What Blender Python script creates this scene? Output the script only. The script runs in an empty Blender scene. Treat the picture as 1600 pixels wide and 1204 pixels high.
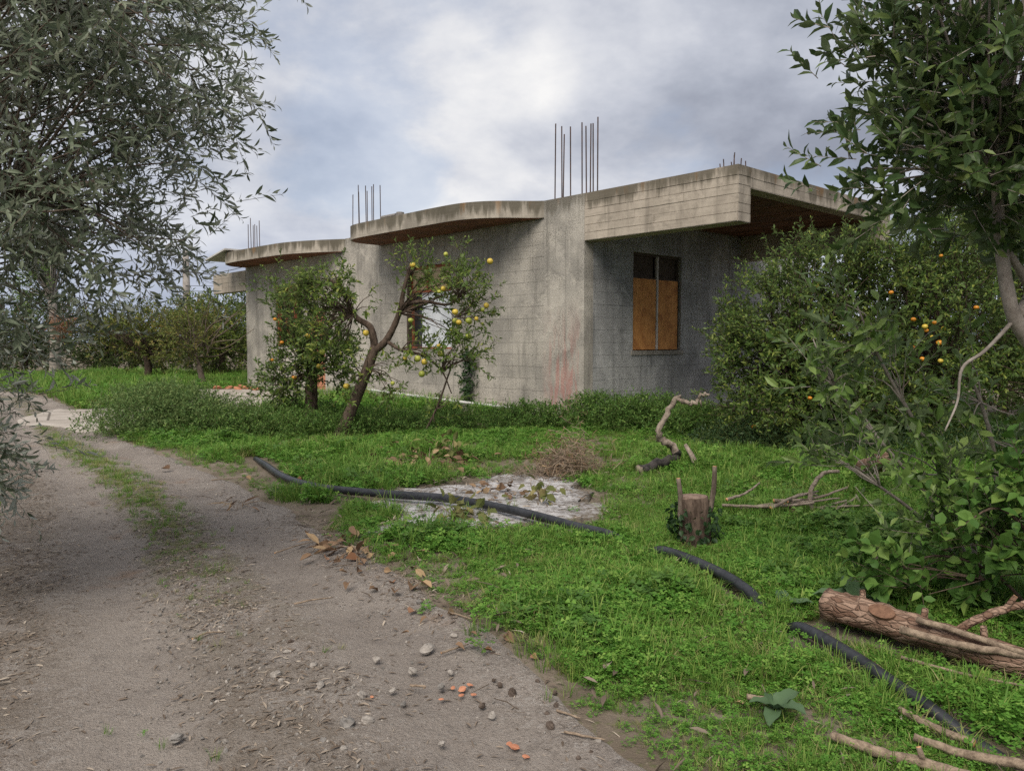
import bpy, math, random
import numpy as np
from mathutils import Matrix, Vector

R = math.radians
rng = np.random.default_rng(7)
random.seed(7)
SC = bpy.context.scene
COL = SC.collection

# ------------------------------------------------------------------ camera
cam_d = bpy.data.cameras.new('camera')
cam = bpy.data.objects.new('camera', cam_d)
COL.objects.link(cam)
cam.location = (0, 0, 1.5)
cam.rotation_euler = (R(90 - 3.157), 0, 0)
cam_d.sensor_width = 36
cam_d.lens = 1215 / 1600 * 36
cam_d.clip_start = 0.05
cam_d.clip_end = 3000
SC.camera = cam

# ------------------------------------------------------------------ sky, sun, exposure
SUN_EL, SUN_AZ = R(52), R(198)          # azimuth measured clockwise from +Y
SC.view_settings.view_transform = 'Standard'
SC.view_settings.look = 'None'
SC.view_settings.gamma = 1
SC.view_settings.use_curve_mapping = False
SC.view_settings.exposure = 1.45


class NT:
    """small helper round a node tree"""
    def __init__(self, tree):
        self.t = tree
        tree.nodes.clear()

    def n(self, typ, ins=None, **props):
        nd = self.t.nodes.new(typ)
        for k, v in props.items():
            setattr(nd, k, v)
        for k, v in (ins or {}).items():
            self.set(nd.inputs[k], v)
        return nd

    def set(self, sock, v):
        if isinstance(v, bpy.types.NodeSocket):
            self.t.links.new(v, sock)
        elif isinstance(v, bpy.types.Node):
            self.t.links.new(v.outputs[0], sock)
        else:
            if isinstance(v, (tuple, list)) and sock.type == 'RGBA' and len(v) == 3:
                v = (*v, 1)
            sock.default_value = v

    def math(self, op, a, b=0.0, c=0.0, clamp=False):
        nd = self.n('ShaderNodeMath', {0: a, 1: b, 2: c}, operation=op)
        nd.use_clamp = clamp
        return nd.outputs[0]

    def vmath(self, op, a, b=(0, 0, 0)):
        nd = self.n('ShaderNodeVectorMath', {0: a, 1: b}, operation=op)
        return nd.outputs[0]

    def noise(self, vec, scale, detail=4, rough=0.55, dist=0.0):
        ins = {'Scale': scale, 'Detail': detail, 'Roughness': rough, 'Distortion': dist}
        if vec is not None:
            ins['Vector'] = vec
        return self.n('ShaderNodeTexNoise', ins).outputs['Fac']

    def ramp(self, fac, stops, interp='LINEAR'):
        nd = self.n('ShaderNodeValToRGB', {0: fac})
        cr = nd.color_ramp
        cr.interpolation = interp
        while len(cr.elements) < len(stops):
            cr.elements.new(0.5)
        for e, (p, c) in zip(cr.elements, stops):
            e.position = p
            if not isinstance(c, (tuple, list)):
                c = (c, c, c)
            e.color = (*c[:3], 1)
        return nd.outputs[0]

    def mix(self, fac, a, b, blend='MIX'):
        nd = self.n('ShaderNodeMix', data_type='RGBA', blend_type=blend)
        self.set(nd.inputs[0], fac)
        self.set(nd.inputs[6], a)
        self.set(nd.inputs[7], b)
        return nd.outputs[2]

    def step(self, x, lo, hi):
        nd = self.n('ShaderNodeMapRange', {'Value': x, 'From Min': lo, 'From Max': hi}, interpolation_type='SMOOTHSTEP')
        return nd.outputs[0]


world = bpy.data.worlds.new('World')
SC.world = world
world.use_nodes = True
W = NT(world.node_tree)
sky = W.n('ShaderNodeTexSky', sky_type='NISHITA')
sky.sun_disc = False
sky.sun_elevation = SUN_EL
sky.sun_rotation = SUN_AZ
sky.air_density = 1.0
sky.dust_density = 1.5
sky.ozone_density = 2.0
tc = W.n('ShaderNodeTexCoord')
sep = W.n('ShaderNodeSeparateXYZ', {0: tc.outputs['Generated']})
zz = W.math('MAXIMUM', sep.outputs[2], 0.0)
den = W.math('ADD', zz, 0.42)
pv = W.n('ShaderNodeCombineXYZ', {0: W.math('DIVIDE', sep.outputs[0], den), 1: W.math('DIVIDE', sep.outputs[1], den), 2: 0.0})
pv = W.vmath('ADD', pv.outputs[0], (11.2, 2.1, 0.4))
def cloud_n(v, detail=8):
    a_ = W.noise(v, 1.15, detail, 0.56, 0.1)
    b_ = W.noise(W.vmath('ADD', v, (7.3, 2.2, 1.0)), 2.7, detail, 0.55, 0.2)
    return W.math('ADD', W.math('MULTIPLY', a_, 0.66), W.math('MULTIPLY', b_, 0.34))


n1 = cloud_n(pv)
n2 = cloud_n(W.vmath('ADD', pv, (-0.07, -0.13, 0.0)))
relief = W.math('MULTIPLY', W.math('SUBTRACT', n1, n2), 1.55)
mass = W.noise(W.vmath('ADD', pv, (1.3, 9.2, 4.0)), 1.5, 5, 0.5, 0.4)
shade = W.math('ADD', W.math('ADD', W.math('MULTIPLY', mass, 0.75), 0.125), relief)
cloud = W.ramp(shade, [(0.30, (0.112, 0.121, 0.148)), (0.42, (0.155, 0.166, 0.195)), (0.51, (0.200, 0.210, 0.238)),
                       (0.60, (0.25, 0.257, 0.278)), (0.78, (0.345, 0.342, 0.34))])
gap = W.step(n1, 0.475, 0.40)
gap = W.math('MULTIPLY', gap, 0.38)
blue = W.n('ShaderNodeVectorMath', {0: sky.outputs[0]}, operation='SCALE')
blue.inputs['Scale'].default_value = 0.052
blue = W.mix(0.45, blue.outputs[0], (0.185, 0.212, 0.27))
col = W.mix(gap, cloud, blue)
low = W.step(sep.outputs[2], 0.22, 0.02)
col = W.mix(W.math('MULTIPLY', low, 0.45), col, (0.19, 0.218, 0.28))
col = W.mix(W.step(sep.outputs[2], 0.0, -0.03), col, (0.16, 0.165, 0.15))
bg = W.n('ShaderNodeBackground', {'Color': col, 'Strength': 1.0})
wo = W.n('ShaderNodeOutputWorld', {0: bg.outputs[0]})

sun_d = bpy.data.lights.new('sun', 'SUN')
sun_d.energy = 1.5
sun_d.angle = R(45)
sun_d.color = (1.0, 0.93, 0.84)
sun = bpy.data.objects.new('sun', sun_d)
COL.objects.link(sun)
sd = Vector((math.sin(SUN_AZ) * math.cos(SUN_EL), math.cos(SUN_AZ) * math.cos(SUN_EL), math.sin(SUN_EL)))
sun.rotation_euler = (-sd).to_track_quat('-Z', 'Y').to_euler()
sun.location = sd * 30

SC.render.engine = 'CYCLES'
SC.cycles.max_bounces = 6
SC.cycles.diffuse_bounces = 3
SC.cycles.glossy_bounces = 2
SC.cycles.transmission_bounces = 3
SC.cycles.transparent_max_bounces = 4
SC.cycles.use_denoising = False


# ------------------------------------------------------------------ object helpers
def tag(o, label=None, cat=None, group=None, kind=None):
    if label: o['label'] = label
    if cat: o['category'] = cat
    if group: o['group'] = group
    if kind: o['kind'] = kind
    return o


def empty(name, loc=(0, 0, 0), rz=0.0):
    o = bpy.data.objects.new(name, None)
    COL.objects.link(o)
    o.location = loc
    o.rotation_euler = (0, 0, rz)
    o.empty_display_size = 0.1
    return o


def link(name, me, parent=None, mats=None):
    o = bpy.data.objects.new(name, me)
    COL.objects.link(o)
    if parent: o.parent = parent
    if mats is not None and not me.materials:
        for m in (mats if isinstance(mats, (list, tuple)) else [mats]):
            me.materials.append(m)
    return o


class MB:
    """collects shapes; build() links them as one mesh object"""
    def __init__(self):
        self.v, self.f, self.m = [], [], []

    def add(self, v, f, m=0):
        b = len(self.v)
        self.v += [tuple(float(c) for c in p) for p in v]
        self.f += [tuple(int(i) + b for i in q) for q in f]
        self.m += [m] * len(f)
        return self

    def box(self, x0, x1, y0, y1, z0, z1, m=0):
        v = [(x0, y0, z0), (x1, y0, z0), (x1, y1, z0), (x0, y1, z0), (x0, y0, z1), (x1, y0, z1), (x1, y1, z1), (x0, y1, z1)]
        f = [(0, 3, 2, 1), (4, 5, 6, 7), (0, 1, 5, 4), (1, 2, 6, 5), (2, 3, 7, 6), (3, 0, 4, 7)]
        return self.add(v, f, m)

    def tube(self, path, rad, sides=8, m=0, rough=0.0, cap=True, capm=None):
        P = np.array(path, float)
        n = len(P)
        rad = np.broadcast_to(np.array(rad, float), (n,))
        T = np.gradient(P, axis=0)
        T /= np.linalg.norm(T, axis=1)[:, None] + 1e-9
        ref = np.array([0, 0, 1.0]) if abs(T[0][2]) < 0.8 else np.array([1.0, 0, 0])
        v, f = [], []
        e1 = np.cross(T[0], ref); e1 /= np.linalg.norm(e1)
        for i in range(n):
            e1 = e1 - T[i] * np.dot(e1, T[i]); e1 /= np.linalg.norm(e1) + 1e-9
            e2 = np.cross(T[i], e1)
            for k in range(sides):
                a = 2 * math.pi * k / sides
                r = rad[i] * (1 + rough * (random.random() - .5))
                v.append(P[i] + r * (math.cos(a) * e1 + math.sin(a) * e2))
        for i in range(n - 1):
            for k in range(sides):
                k2 = (k + 1) % sides
                f.append((i * sides + k, i * sides + k2, (i + 1) * sides + k2, (i + 1) * sides + k))
        self.add(v, f, m)
        if cap:
            b = len(self.v) - n * sides
            self.f.append(tuple(b + k for k in reversed(range(sides)))); self.m.append(m if capm is None else capm)
            self.f.append(tuple(b + (n - 1) * sides + k for k in range(sides))); self.m.append(m if capm is None else capm)
        return self

    def mesh(self, name, smooth=False):
        me = bpy.data.meshes.new(name)
        me.from_pydata(self.v, [], self.f)
        me.polygons.foreach_set('material_index', self.m)
        if smooth:
            me.polygons.foreach_set('use_smooth', [True] * len(self.f))
        me.update()
        return me

    def build(self, name, mats, parent=None, smooth=False):
        return link(name, self.mesh(name, smooth), parent, mats)


def smooth_path(pts, n=24):
    """Catmull-Rom through points (any dimension)"""
    P = np.array(pts, float)
    P = np.vstack([2 * P[0] - P[1], P, 2 * P[-1] - P[-2]])
    out = []
    segs = len(P) - 3
    for t in np.linspace(0, segs - 1e-6, n):
        i = int(t); u = t - i
        a, b, c, d = P[i:i + 4]
        out.append(0.5 * (2 * b + (c - a) * u + (2 * a - 5 * b + 4 * c - d) * u * u + (3 * b - a - 3 * c + d) * u ** 3))
    return np.array(out)


def jitter(path, amp):
    p = np.array(path, float)
    p[1:-1] += rng.normal(0, amp, p[1:-1].shape)
    return p


# value noise for terrain and masks
_tab = rng.random((256, 256))


def vnoise(x, y, s):
    x = np.asarray(x, float) * s + 1000.3; y = np.asarray(y, float) * s + 1000.7
    xi = np.floor(x).astype(int); yi = np.floor(y).astype(int)
    u = x - xi; w = y - yi
    u = u * u * (3 - 2 * u); w = w * w * (3 - 2 * w)
    g = lambda a, b: _tab[a % 256, b % 256]
    return (g(xi, yi) * (1 - u) + g(xi + 1, yi) * u) * (1 - w) + (g(xi, yi + 1) * (1 - u) + g(xi + 1, yi + 1) * u) * w


def sstep(x, a, b):
    t = np.clip((np.asarray(x, float) - a) / (b - a), 0, 1)
    return t * t * (3 - 2 * t)


# the track: right-hand edge, then its left-hand edge
EDGE_R = smooth_path([(1.9, 0.2), (1.1, 1.7), (0.52, 2.65), (0.27, 3.15), (-0.1, 3.85), (-0.57, 4.55), (-1.29, 5.72), (-2.12, 7.09), (-3.53, 9.06), (-4.86, 10.67), (-6.0, 12.0), (-8.0, 14.9), (-10.4, 18.2), (-14, 22.5), (-22, 29)], 140)
EDGE_L = smooth_path([(-2.6, -1.2), (-3.3, 0.9), (-3.65, 1.9), (-3.9, 2.6), (-4.2, 3.4), (-4.55, 4.2), (-5.1, 5.2), (-5.8, 6.4), (-7.0, 8.2), (-8.3, 10.0), (-9.4, 11.6), (-10.8, 13.7), (-12.6, 16.4), (-15.6, 20.2), (-23, 26.4)], 140)
CENTRE = (EDGE_R + EDGE_L) / 2


def edge_dist(x, y, E_):
    """signed distance to an edge line, positive on its right-hand side"""
    T_ = unit2(np.gradient(E_, axis=0))
    out = np.empty(len(x))
    for a in range(0, len(x), 4000):
        q = np.stack([x[a:a + 4000], y[a:a + 4000]], 1)
        k = ((q[:, None] - E_[None]) ** 2).sum(2).argmin(1)
        d = q - E_[k]
        t = T_[k]
        out[a:a + 4000] = d[:, 0] * t[:, 1] - d[:, 1] * t[:, 0]
    return out


def unit2(a):
    return a / (np.linalg.norm(a, axis=1, keepdims=True) + 1e-9)


def track_uv(x, y):
    """across coordinate: 0 on the left edge, 1 on the right edge, and the width there"""
    x = np.atleast_1d(np.asarray(x, float)); y = np.atleast_1d(np.asarray(y, float))
    a = edge_dist(x, y, EDGE_L)
    b = -edge_dist(x, y, EDGE_R)
    wd = np.clip(a + b, 1.0, 6.0)
    return 1 - b / wd, wd


def height(x, y):
    x = np.asarray(x, float); y = np.asarray(y, float)
    far = sstep(np.hypot(x, y), 60, 160)
    return ((vnoise(x, y, 0.35) - .5) * 0.10 + (vnoise(x, y, 1.3) - .5) * 0.035 + (vnoise(x, y, 4) - .5) * 0.012) * (1 - far)


def hz(x, y):
    return float(height(x, y))


def inpoly(x, y, poly):
    x = np.asarray(x, float); y = np.asarray(y, float)
    c = np.zeros(x.shape, bool)
    P = list(poly)
    for (x0, y0), (x1, y1) in zip(P, P[1:] + P[:1]):
        cond = ((y0 > y) != (y1 > y)) & (x < (x1 - x0) * (y - y0) / (y1 - y0 + 1e-12) + x0)
        c ^= cond
    return c


# ------------------------------------------------------------------ materials
def mat(name):
    m = bpy.data.materials.new(name)
    m.use_nodes = True
    return m, NT(m.node_tree)


def finish(N, color, rough=0.85, bump=None, bump_s=0.3, bump_d=0.01, spec=0.25, metal=0.0):
    b = N.n('ShaderNodeBsdfPrincipled', {'Base Color': color, 'Roughness': rough, 'Specular IOR Level': spec, 'Metallic': metal})
    if bump is not None:
        bp = N.n('ShaderNodeBump', {'Strength': bump_s, 'Distance': bump_d, 'Height': bump})
        N.set(b.inputs['Normal'], bp.outputs[0])
    N.n('ShaderNodeOutputMaterial', {0: b.outputs[0]})
    return b


HC = (1.40, 15.15)                      # corner of the house
HANG = R(-47.6)


def house_vec(N):
    pos = N.n('ShaderNodeNewGeometry').outputs['Position']
    p = N.vmath('SUBTRACT', pos, (HC[0], HC[1], 0))
    r = N.n('ShaderNodeVectorRotate', {'Vector': p, 'Angle': -HANG}, rotation_type='Z_AXIS')
    return r.outputs[0]


def concrete(name, base, dark, lichen=0.6, cast=1.0, paint=False, boards=False):
    m, N = mat(name)
    p = house_vec(N)
    s = N.n('ShaderNodeSeparateXYZ', {0: p})
    blot = N.noise(p, 0.9, 6, 0.6, 0.4)
    streak = N.noise(N.vmath('MULTIPLY', p, (5.5, 5.5, 0.45)), 1.0, 5, 0.6)
    speck = N.noise(p, 34, 5, 0.75)
    grain = N.noise(p, 160, 3, 0.6)
    c = N.mix(N.step(blot, 0.40, 0.60), dark, base)
    c = N.mix(N.math('MULTIPLY', N.step(N.noise(p, 3.3, 6, .65, .3), .56, .70), .5), c, tuple(x * 0.62 for x in dark))
    c = N.mix(N.math('MULTIPLY', N.step(streak, 0.52, 0.72), 0.55), c, tuple(x * 0.48 for x in dark))
    c = N.mix(N.math('MULTIPLY', N.step(streak, 0.46, 0.28), 0.30), c, tuple(min(1, x * 1.25) for x in base))
    c = N.mix(N.math('MULTIPLY', N.step(speck, 0.58, 0.40), N.math('MULTIPLY', N.math('ADD', 0.25, N.step(N.noise(p, 1.2, 5, .6, .5), .38, .62)), 0.55 * cast)), c, tuple(x * 0.5 for x in dark))
    c = N.mix(N.math('MULTIPLY', N.step(N.noise(N.vmath('ADD', p, (5.0, 2.0, 1.0)), 1.7, 7, .62, .8), .57, .66), .45), c, tuple(min(.6, x * 1.18) for x in base))
    drip = N.noise(N.vmath('MULTIPLY', p, (11, 11, .5)), 1.0, 4, .55)
    c = N.mix(N.math('MULTIPLY', N.step(drip, .60, .72), N.math('MULTIPLY', N.step(s.outputs[2], 1.2, 4.3), .55)), c, tuple(x * .42 for x in dark))
    # lichen and soot running down from the top edge, broken up by noise
    run = N.noise(N.vmath('MULTIPLY', p, (4.0, 4.0, 0.6)), 1.0, 6, 0.65)
    topz = N.math('ADD', N.step(s.outputs[2], 3.75, 4.38), 0.0)
    lm = N.step(N.math('ADD', N.math('MULTIPLY', topz, 0.42), run), 0.72, 0.92)
    c = N.mix(N.math('MULTIPLY', lm, lichen), c, (0.075, 0.066, 0.045))
    rust = N.step(N.math('ADD', N.math('MULTIPLY', topz, 0.25), N.noise(N.vmath('MULTIPLY', p, (2.6, 2.6, 0.7)), 1.0, 5, 0.6)), 0.78, 0.90)
    c = N.mix(N.math('MULTIPLY', rust, 0.5), c, (0.24, 0.125, 0.045))
    if paint:
        ring = N.noise(N.vmath('MULTIPLY', p, (5.0, 5.0, 0.7)), 1.0, 8, 0.72, 0.9)
        zone = N.math('MULTIPLY', N.step(s.outputs[2], 2.5, 0.7), N.math('MULTIPLY', N.step(s.outputs[0], -1.25, -0.75), N.step(s.outputs[0], 0.02, -0.15)))
        pm = N.math('MULTIPLY', N.step(ring, 0.44, 0.58), zone)
        c = N.mix(N.math('MULTIPLY', pm, 0.5), c, (0.42, 0.15, 0.125))
    h = N.math('ADD', N.math('MULTIPLY', speck, 1.0 * cast), N.math('MULTIPLY', grain, 0.35))
    if boards:
        bl = N.noise(N.vmath('MULTIPLY', p, (1.2, 1.2, 30)), 1.0, 4, 0.6)
        h = N.math('ADD', h, N.math('MULTIPLY', bl, 0.7))
        c = N.mix(N.math('MULTIPLY', N.step(bl, 0.52, 0.7), 0.35), c, tuple(x * 0.6 for x in dark))
    finish(N, c, 0.92, h, 0.75 if cast > .6 else 0.5, 0.018 * cast, 0.15)
    return m


M = {}
M['cast'] = concrete('roughcast_concrete', (0.46, 0.425, 0.365), (0.32, 0.298, 0.26), 0.6, 1.0, paint=True)
M['end'] = concrete('grey_roughcast', (0.44, 0.435, 0.42), (0.30, 0.298, 0.29), 0.2, 1.0)
M['mortar'] = concrete('mortar', (0.36, 0.33, 0.285), (0.25, 0.23, 0.195), 0.3, 0.9)
M['board'] = concrete('boarded_concrete', (0.46, 0.40, 0.325), (0.33, 0.285, 0.23), 0.75, 0.35, boards=True)
M['slab'] = concrete('weathered_slab', (0.42, 0.375, 0.31), (0.28, 0.25, 0.205), 0.8, 0.4, boards=True)

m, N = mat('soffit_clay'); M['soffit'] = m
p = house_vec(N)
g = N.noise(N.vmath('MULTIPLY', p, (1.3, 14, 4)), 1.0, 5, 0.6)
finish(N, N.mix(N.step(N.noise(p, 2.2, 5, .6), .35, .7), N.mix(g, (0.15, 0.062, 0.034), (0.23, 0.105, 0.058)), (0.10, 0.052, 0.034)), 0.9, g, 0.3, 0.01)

m, N = mat('plywood'); M['ply'] = m
p = house_vec(N)
g = N.step(N.noise(N.vmath('MULTIPLY', p, (26, 26, 1.6)), 1.0, 7, 0.7, 1.8), .34, .66)
k = N.noise(p, 5.0, 5, 0.6)
finish(N, N.mix(N.step(k, 0.40, 0.75), N.mix(g, (0.50, 0.21, 0.055), (0.68, 0.33, 0.11)), (0.36, 0.14, 0.042)), 0.75, g, 0.15, 0.004)

m, N = mat('rust_frame'); M['rust'] = m
p = house_vec(N)
finish(N, N.mix(N.noise(p, 14, 4), (0.20, 0.05, 0.025), (0.33, 0.12, 0.06)), 0.85, N.noise(p, 60, 3), 0.3, 0.004)


def plain(name, c1, c2, scale, rough=0.8, bump=0.2, bd=0.004, spec=0.25, stretch=None, metal=0.0):
    m, N = mat(name)
    v = N.n('ShaderNodeNewGeometry').outputs['Position']
    if stretch: v = N.vmath('MULTIPLY', v, stretch)
    a = N.noise(v, scale, 5, 0.6, 0.3)
    b = N.noise(v, scale * 4.3, 4, 0.6)
    f = N.math('ADD', N.math('MULTIPLY', a, 0.65), N.math('MULTIPLY', b, 0.35))
    finish(N, N.mix(N.step(f, 0.34, 0.66), c1, c2), rough, f, bump, bd, spec, metal)
    return m


M['white'] = plain('white_board', (0.55, 0.57, 0.60), (0.74, 0.76, 0.78), 3.0, 0.6, 0.05)
M['beige'] = plain('beige_board', (0.40, 0.30, 0.17), (0.55, 0.44, 0.28), 4.0, 0.8)
M['dark'] = plain('dark_glass', (0.018, 0.02, 0.022), (0.035, 0.036, 0.038), 4.0, 0.25, 0.02, 0.002, 0.5)
M['darkwood'] = plain('dark_frame', (0.05, 0.035, 0.025), (0.10, 0.075, 0.055), 12.0, 0.8)
M['mullion'] = plain('pale_mullion', (0.42, 0.38, 0.34), (0.60, 0.56, 0.52), 9.0, 0.6)
M['rebar'] = plain('rebar_steel', (0.035, 0.03, 0.03), (0.10, 0.055, 0.04), 9.0, 0.75)
M['brick'] = plain('hollow_brick', (0.36, 0.15, 0.085), (0.50, 0.23, 0.135), 7.0, 0.9, 0.4, 0.01)
M['pipe'] = plain('black_polythene', (0.012, 0.013, 0.015), (0.035, 0.037, 0.042), 9.0, 0.42, 0.12, 0.004, 0.4)
M['pvc'] = plain('grey_plastic_pipe', (0.42, 0.41, 0.39), (0.58, 0.57, 0.54), 5.0, 0.6)
M['fibre'] = plain('fibre_cement', (0.42, 0.40, 0.37), (0.58, 0.56, 0.52), 3.0, 0.9)
M['bark'] = plain('grey_brown_bark', (0.085, 0.065, 0.05), (0.21, 0.17, 0.135), 16, 0.95, 0.8, 0.02, 0.1, (1, 1, .35))
M['barkd'] = plain('dark_citrus_bark', (0.045, 0.032, 0.024), (0.13, 0.095, 0.072), 18, 0.95, 0.8, 0.02, 0.1, (1, 1, .35))
M['barkp'] = plain('pale_smooth_bark', (0.20, 0.17, 0.145), (0.34, 0.30, 0.26), 14, 0.85, 0.35, 0.01, 0.2)
m, N = mat('cracked_log_bark'); M['log'] = m
p = N.n('ShaderNodeNewGeometry').outputs['Position']
q = N.n('ShaderNodeVectorRotate', {'Vector': p, 'Angle': R(48.5)}, rotation_type='Z_AXIS').outputs[0]
q = N.vmath('ADD', N.vmath('MULTIPLY', q, (0.30, 1, 1)), N.n('ShaderNodeVectorMath', {0: N.n('ShaderNodeTexNoise', {'Vector': p, 'Scale': 16.0}).outputs['Color'], 1: (.02, .02, .02)}, operation='MULTIPLY').outputs[0])
ed = N.n('ShaderNodeTexVoronoi', {'Vector': q, 'Scale': 46.0}, feature='DISTANCE_TO_EDGE').outputs['Distance']
cell = N.n('ShaderNodeSeparateColor', {0: N.n('ShaderNodeTexVoronoi', {'Vector': q, 'Scale': 46.0}).outputs['Color']}).outputs[0]
big_ = N.noise(p, 7, 5, .6)
c = N.mix(N.step(N.math('ADD', N.math('MULTIPLY', cell, .5), N.math('MULTIPLY', big_, .6)), .3, .8), (0.16, 0.095, 0.065), (0.33, 0.225, 0.165))
c = N.mix(N.math('MULTIPLY', N.step(ed, .07, .01), .55), c, (0.07, 0.042, 0.03))
finish(N, c, 0.95, N.math('ADD', N.step(ed, 0.0, .16), N.math('MULTIPLY', N.noise(p, 60, 5, .65), 1.0)), 0.8, 0.012, 0.1)
M['cut'] = plain('cut_wood', (0.42, 0.20, 0.085), (0.62, 0.35, 0.17), 18, 0.85, 0.2)
M['cutold'] = plain('old_cut_wood', (0.13, 0.085, 0.065), (0.27, 0.195, 0.15), 22, 0.9, 0.4)
M['scar'] = plain('peeled_scar', (0.11, 0.058, 0.036), (0.21, 0.115, 0.07), 24, 0.8, 0.3)
M['stick'] = plain('dry_stick', (0.13, 0.095, 0.068), (0.32, 0.245, 0.175), 30, 0.95, 0.8, 0.012)
M['deadb'] = plain('weathered_branch', (0.12, 0.092, 0.07), (0.33, 0.27, 0.215), 17, 0.95, 0.9, 0.02)
M['char'] = plain('charred_wood', (0.012, 0.011, 0.011), (0.07, 0.06, 0.055), 14, 0.95, 0.6, 0.012)
M['stone'] = plain('pale_stone', (0.19, 0.17, 0.148), (0.36, 0.325, 0.285), 25, 0.95, 0.5, 0.008)
M['stoned'] = plain('grey_stone', (0.12, 0.11, 0.10), (0.26, 0.24, 0.215), 25, 0.95, 0.5, 0.008)
M['pole'] = plain('pole_concrete', (0.20, 0.18, 0.16), (0.33, 0.30, 0.27), 3, 0.9)
M['wire'] = plain('cable_black', (0.03, 0.03, 0.035), (0.05, 0.05, 0.055), 3, 0.6)
M['lamp'] = plain('lamp_shell', (0.45, 0.46, 0.48), (0.58, 0.59, 0.60), 3, 0.4)
M['clod'] = plain('dark_clod', (0.05, 0.037, 0.028), (0.13, 0.10, 0.08), 30, 0.95, 0.6)


def leafmat(name, c1, c2, back=None, rough=0.5, trans=0.25, c3=None):
    """c1..c2 by a random value per leaf; the under-side may have its own colour"""
    m, N = mat(name)
    r = N.n('ShaderNodeAttribute', attribute_name='rnd').outputs['Fac']
    oi = N.n('ShaderNodeObjectInfo').outputs['Random']
    f = N.math('FRACT', N.math('ADD', r, N.math('MULTIPLY', oi, 0.55)))
    stops = [(0.0, c1), (0.7, c2)]
    stops.append((1.0, c3 if c3 else c2))
    c = N.ramp(f, stops)
    if back:
        g = N.n('ShaderNodeNewGeometry')
        c = N.mix(g.outputs['Backfacing'], c, back)
    b = N.n('ShaderNodeBsdfPrincipled', {'Base Color': c, 'Roughness': rough + .1, 'Specular IOR Level': 0.2})
    t = N.n('ShaderNodeBsdfTranslucent', {'Color': c})
    mx = N.n('ShaderNodeMixShader', {0: trans, 1: b.outputs[0], 2: t.outputs[0]})
    N.n('ShaderNodeOutputMaterial', {0: mx.outputs[0]})
    return m


M['olive'] = leafmat('olive_leaf', (0.080, 0.105, 0.062), (0.165, 0.195, 0.128), (0.34, 0.365, 0.31), 0.40, 0.24, (0.24, 0.265, 0.18))
M['bay'] = leafmat('bay_leaf', (0.036, 0.068, 0.022), (0.080, 0.125, 0.038), (0.115, 0.155, 0.07), 0.26, 0.26, (0.14, 0.185, 0.055))
M['shoot'] = leafmat('young_shoot_leaf', (0.062, 0.118, 0.024), (0.13, 0.205, 0.05), (0.18, 0.24, 0.11), 0.26, 0.28, (0.22, 0.30, 0.09))
M['citrus'] = leafmat('citrus_leaf', (0.060, 0.108, 0.020), (0.135, 0.195, 0.038), (0.16, 0.22, 0.07), 0.36, 0.32, (0.27, 0.29, 0.06))
M['mand'] = leafmat('mandarin_leaf', (0.046, 0.086, 0.018), (0.105, 0.165, 0.034), (0.13, 0.18, 0.06), 0.36, 0.3, (0.22, 0.26, 0.05))
M['mandy'] = leafmat('lit_and_yellowing_leaf', (0.07, 0.11, 0.02), (0.15, 0.20, 0.035), (0.15, 0.2, 0.06), 0.4, 0.3, (0.26, 0.27, 0.05))  # brighter copy of mandarin leaf: light put into the colour; fruit tree really yellows
M['hedge'] = leafmat('hedge_leaf', (0.032, 0.058, 0.018), (0.075, 0.115, 0.03), None, 0.5, 0.25, (0.13, 0.155, 0.042))
M['vine'] = leafmat('autumn_vine_leaf', (0.075, 0.105, 0.024), (0.16, 0.185, 0.045), None, 0.55, 0.3, (0.23, 0.17, 0.05))
M['clover'] = leafmat('clover_leaf', (0.066, 0.175, 0.022), (0.135, 0.295, 0.044), None, 0.5, 0.36, (0.24, 0.375, 0.075))
M['grass'] = leafmat('grass_blade', (0.082, 0.175, 0.026), (0.16, 0.29, 0.048), None, 0.5, 0.34, (0.29, 0.35, 0.09))
M['straw'] = leafmat('pale_grass_blade', (0.15, 0.18, 0.05), (0.26, 0.27, 0.09), None, 0.6, 0.3, (0.38, 0.33, 0.17))
M['weed'] = leafmat('weed_leaf', (0.050, 0.115, 0.022), (0.105, 0.20, 0.04), None, 0.45, 0.3, (0.18, 0.27, 0.06))
M['weedl'] = leafmat('grey_weed_leaf', (0.075, 0.14, 0.04), (0.15, 0.23, 0.07), None, 0.55, 0.32, (0.24, 0.29, 0.11))
M['blue'] = leafmat('blue_green_leaf', (0.055, 0.10, 0.045), (0.095, 0.15, 0.075), None, 0.35, 0.15)
M['ivy'] = leafmat('ivy_leaf', (0.016, 0.038, 0.014), (0.040, 0.075, 0.026), None, 0.35, 0.15)
M['dead'] = leafmat('dead_leaf', (0.11, 0.065, 0.038), (0.24, 0.155, 0.095), None, 0.75, 0.15, (0.38, 0.27, 0.15))
M['rusty'] = leafmat('rusty_leaf', (0.17, 0.085, 0.045), (0.28, 0.145, 0.08), None, 0.7, 0.15, (0.33, 0.19, 0.12))
M['wilt'] = leafmat('wilted_leaf', (0.10, 0.12, 0.035), (0.20, 0.20, 0.07), None, 0.6, 0.25, (0.30, 0.24, 0.11))
M['litter'] = leafmat('leaf_litter', (0.10, 0.075, 0.055), (0.22, 0.175, 0.135), None, 0.85, 0.05, (0.40, 0.34, 0.27))
M['fruity'] = plain('yellow_fruit_skin', (0.46, 0.32, 0.04), (0.60, 0.45, 0.07), 14, 0.45, 0.15, 0.002, 0.4)
M['fruitg'] = plain('greenish_fruit_skin', (0.26, 0.31, 0.05), (0.44, 0.44, 0.08), 14, 0.45, 0.15, 0.002, 0.4)
M['fruito'] = plain('orange_fruit_skin', (0.48, 0.17, 0.015), (0.62, 0.27, 0.025), 14, 0.42, 0.15, 0.002, 0.4)

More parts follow.
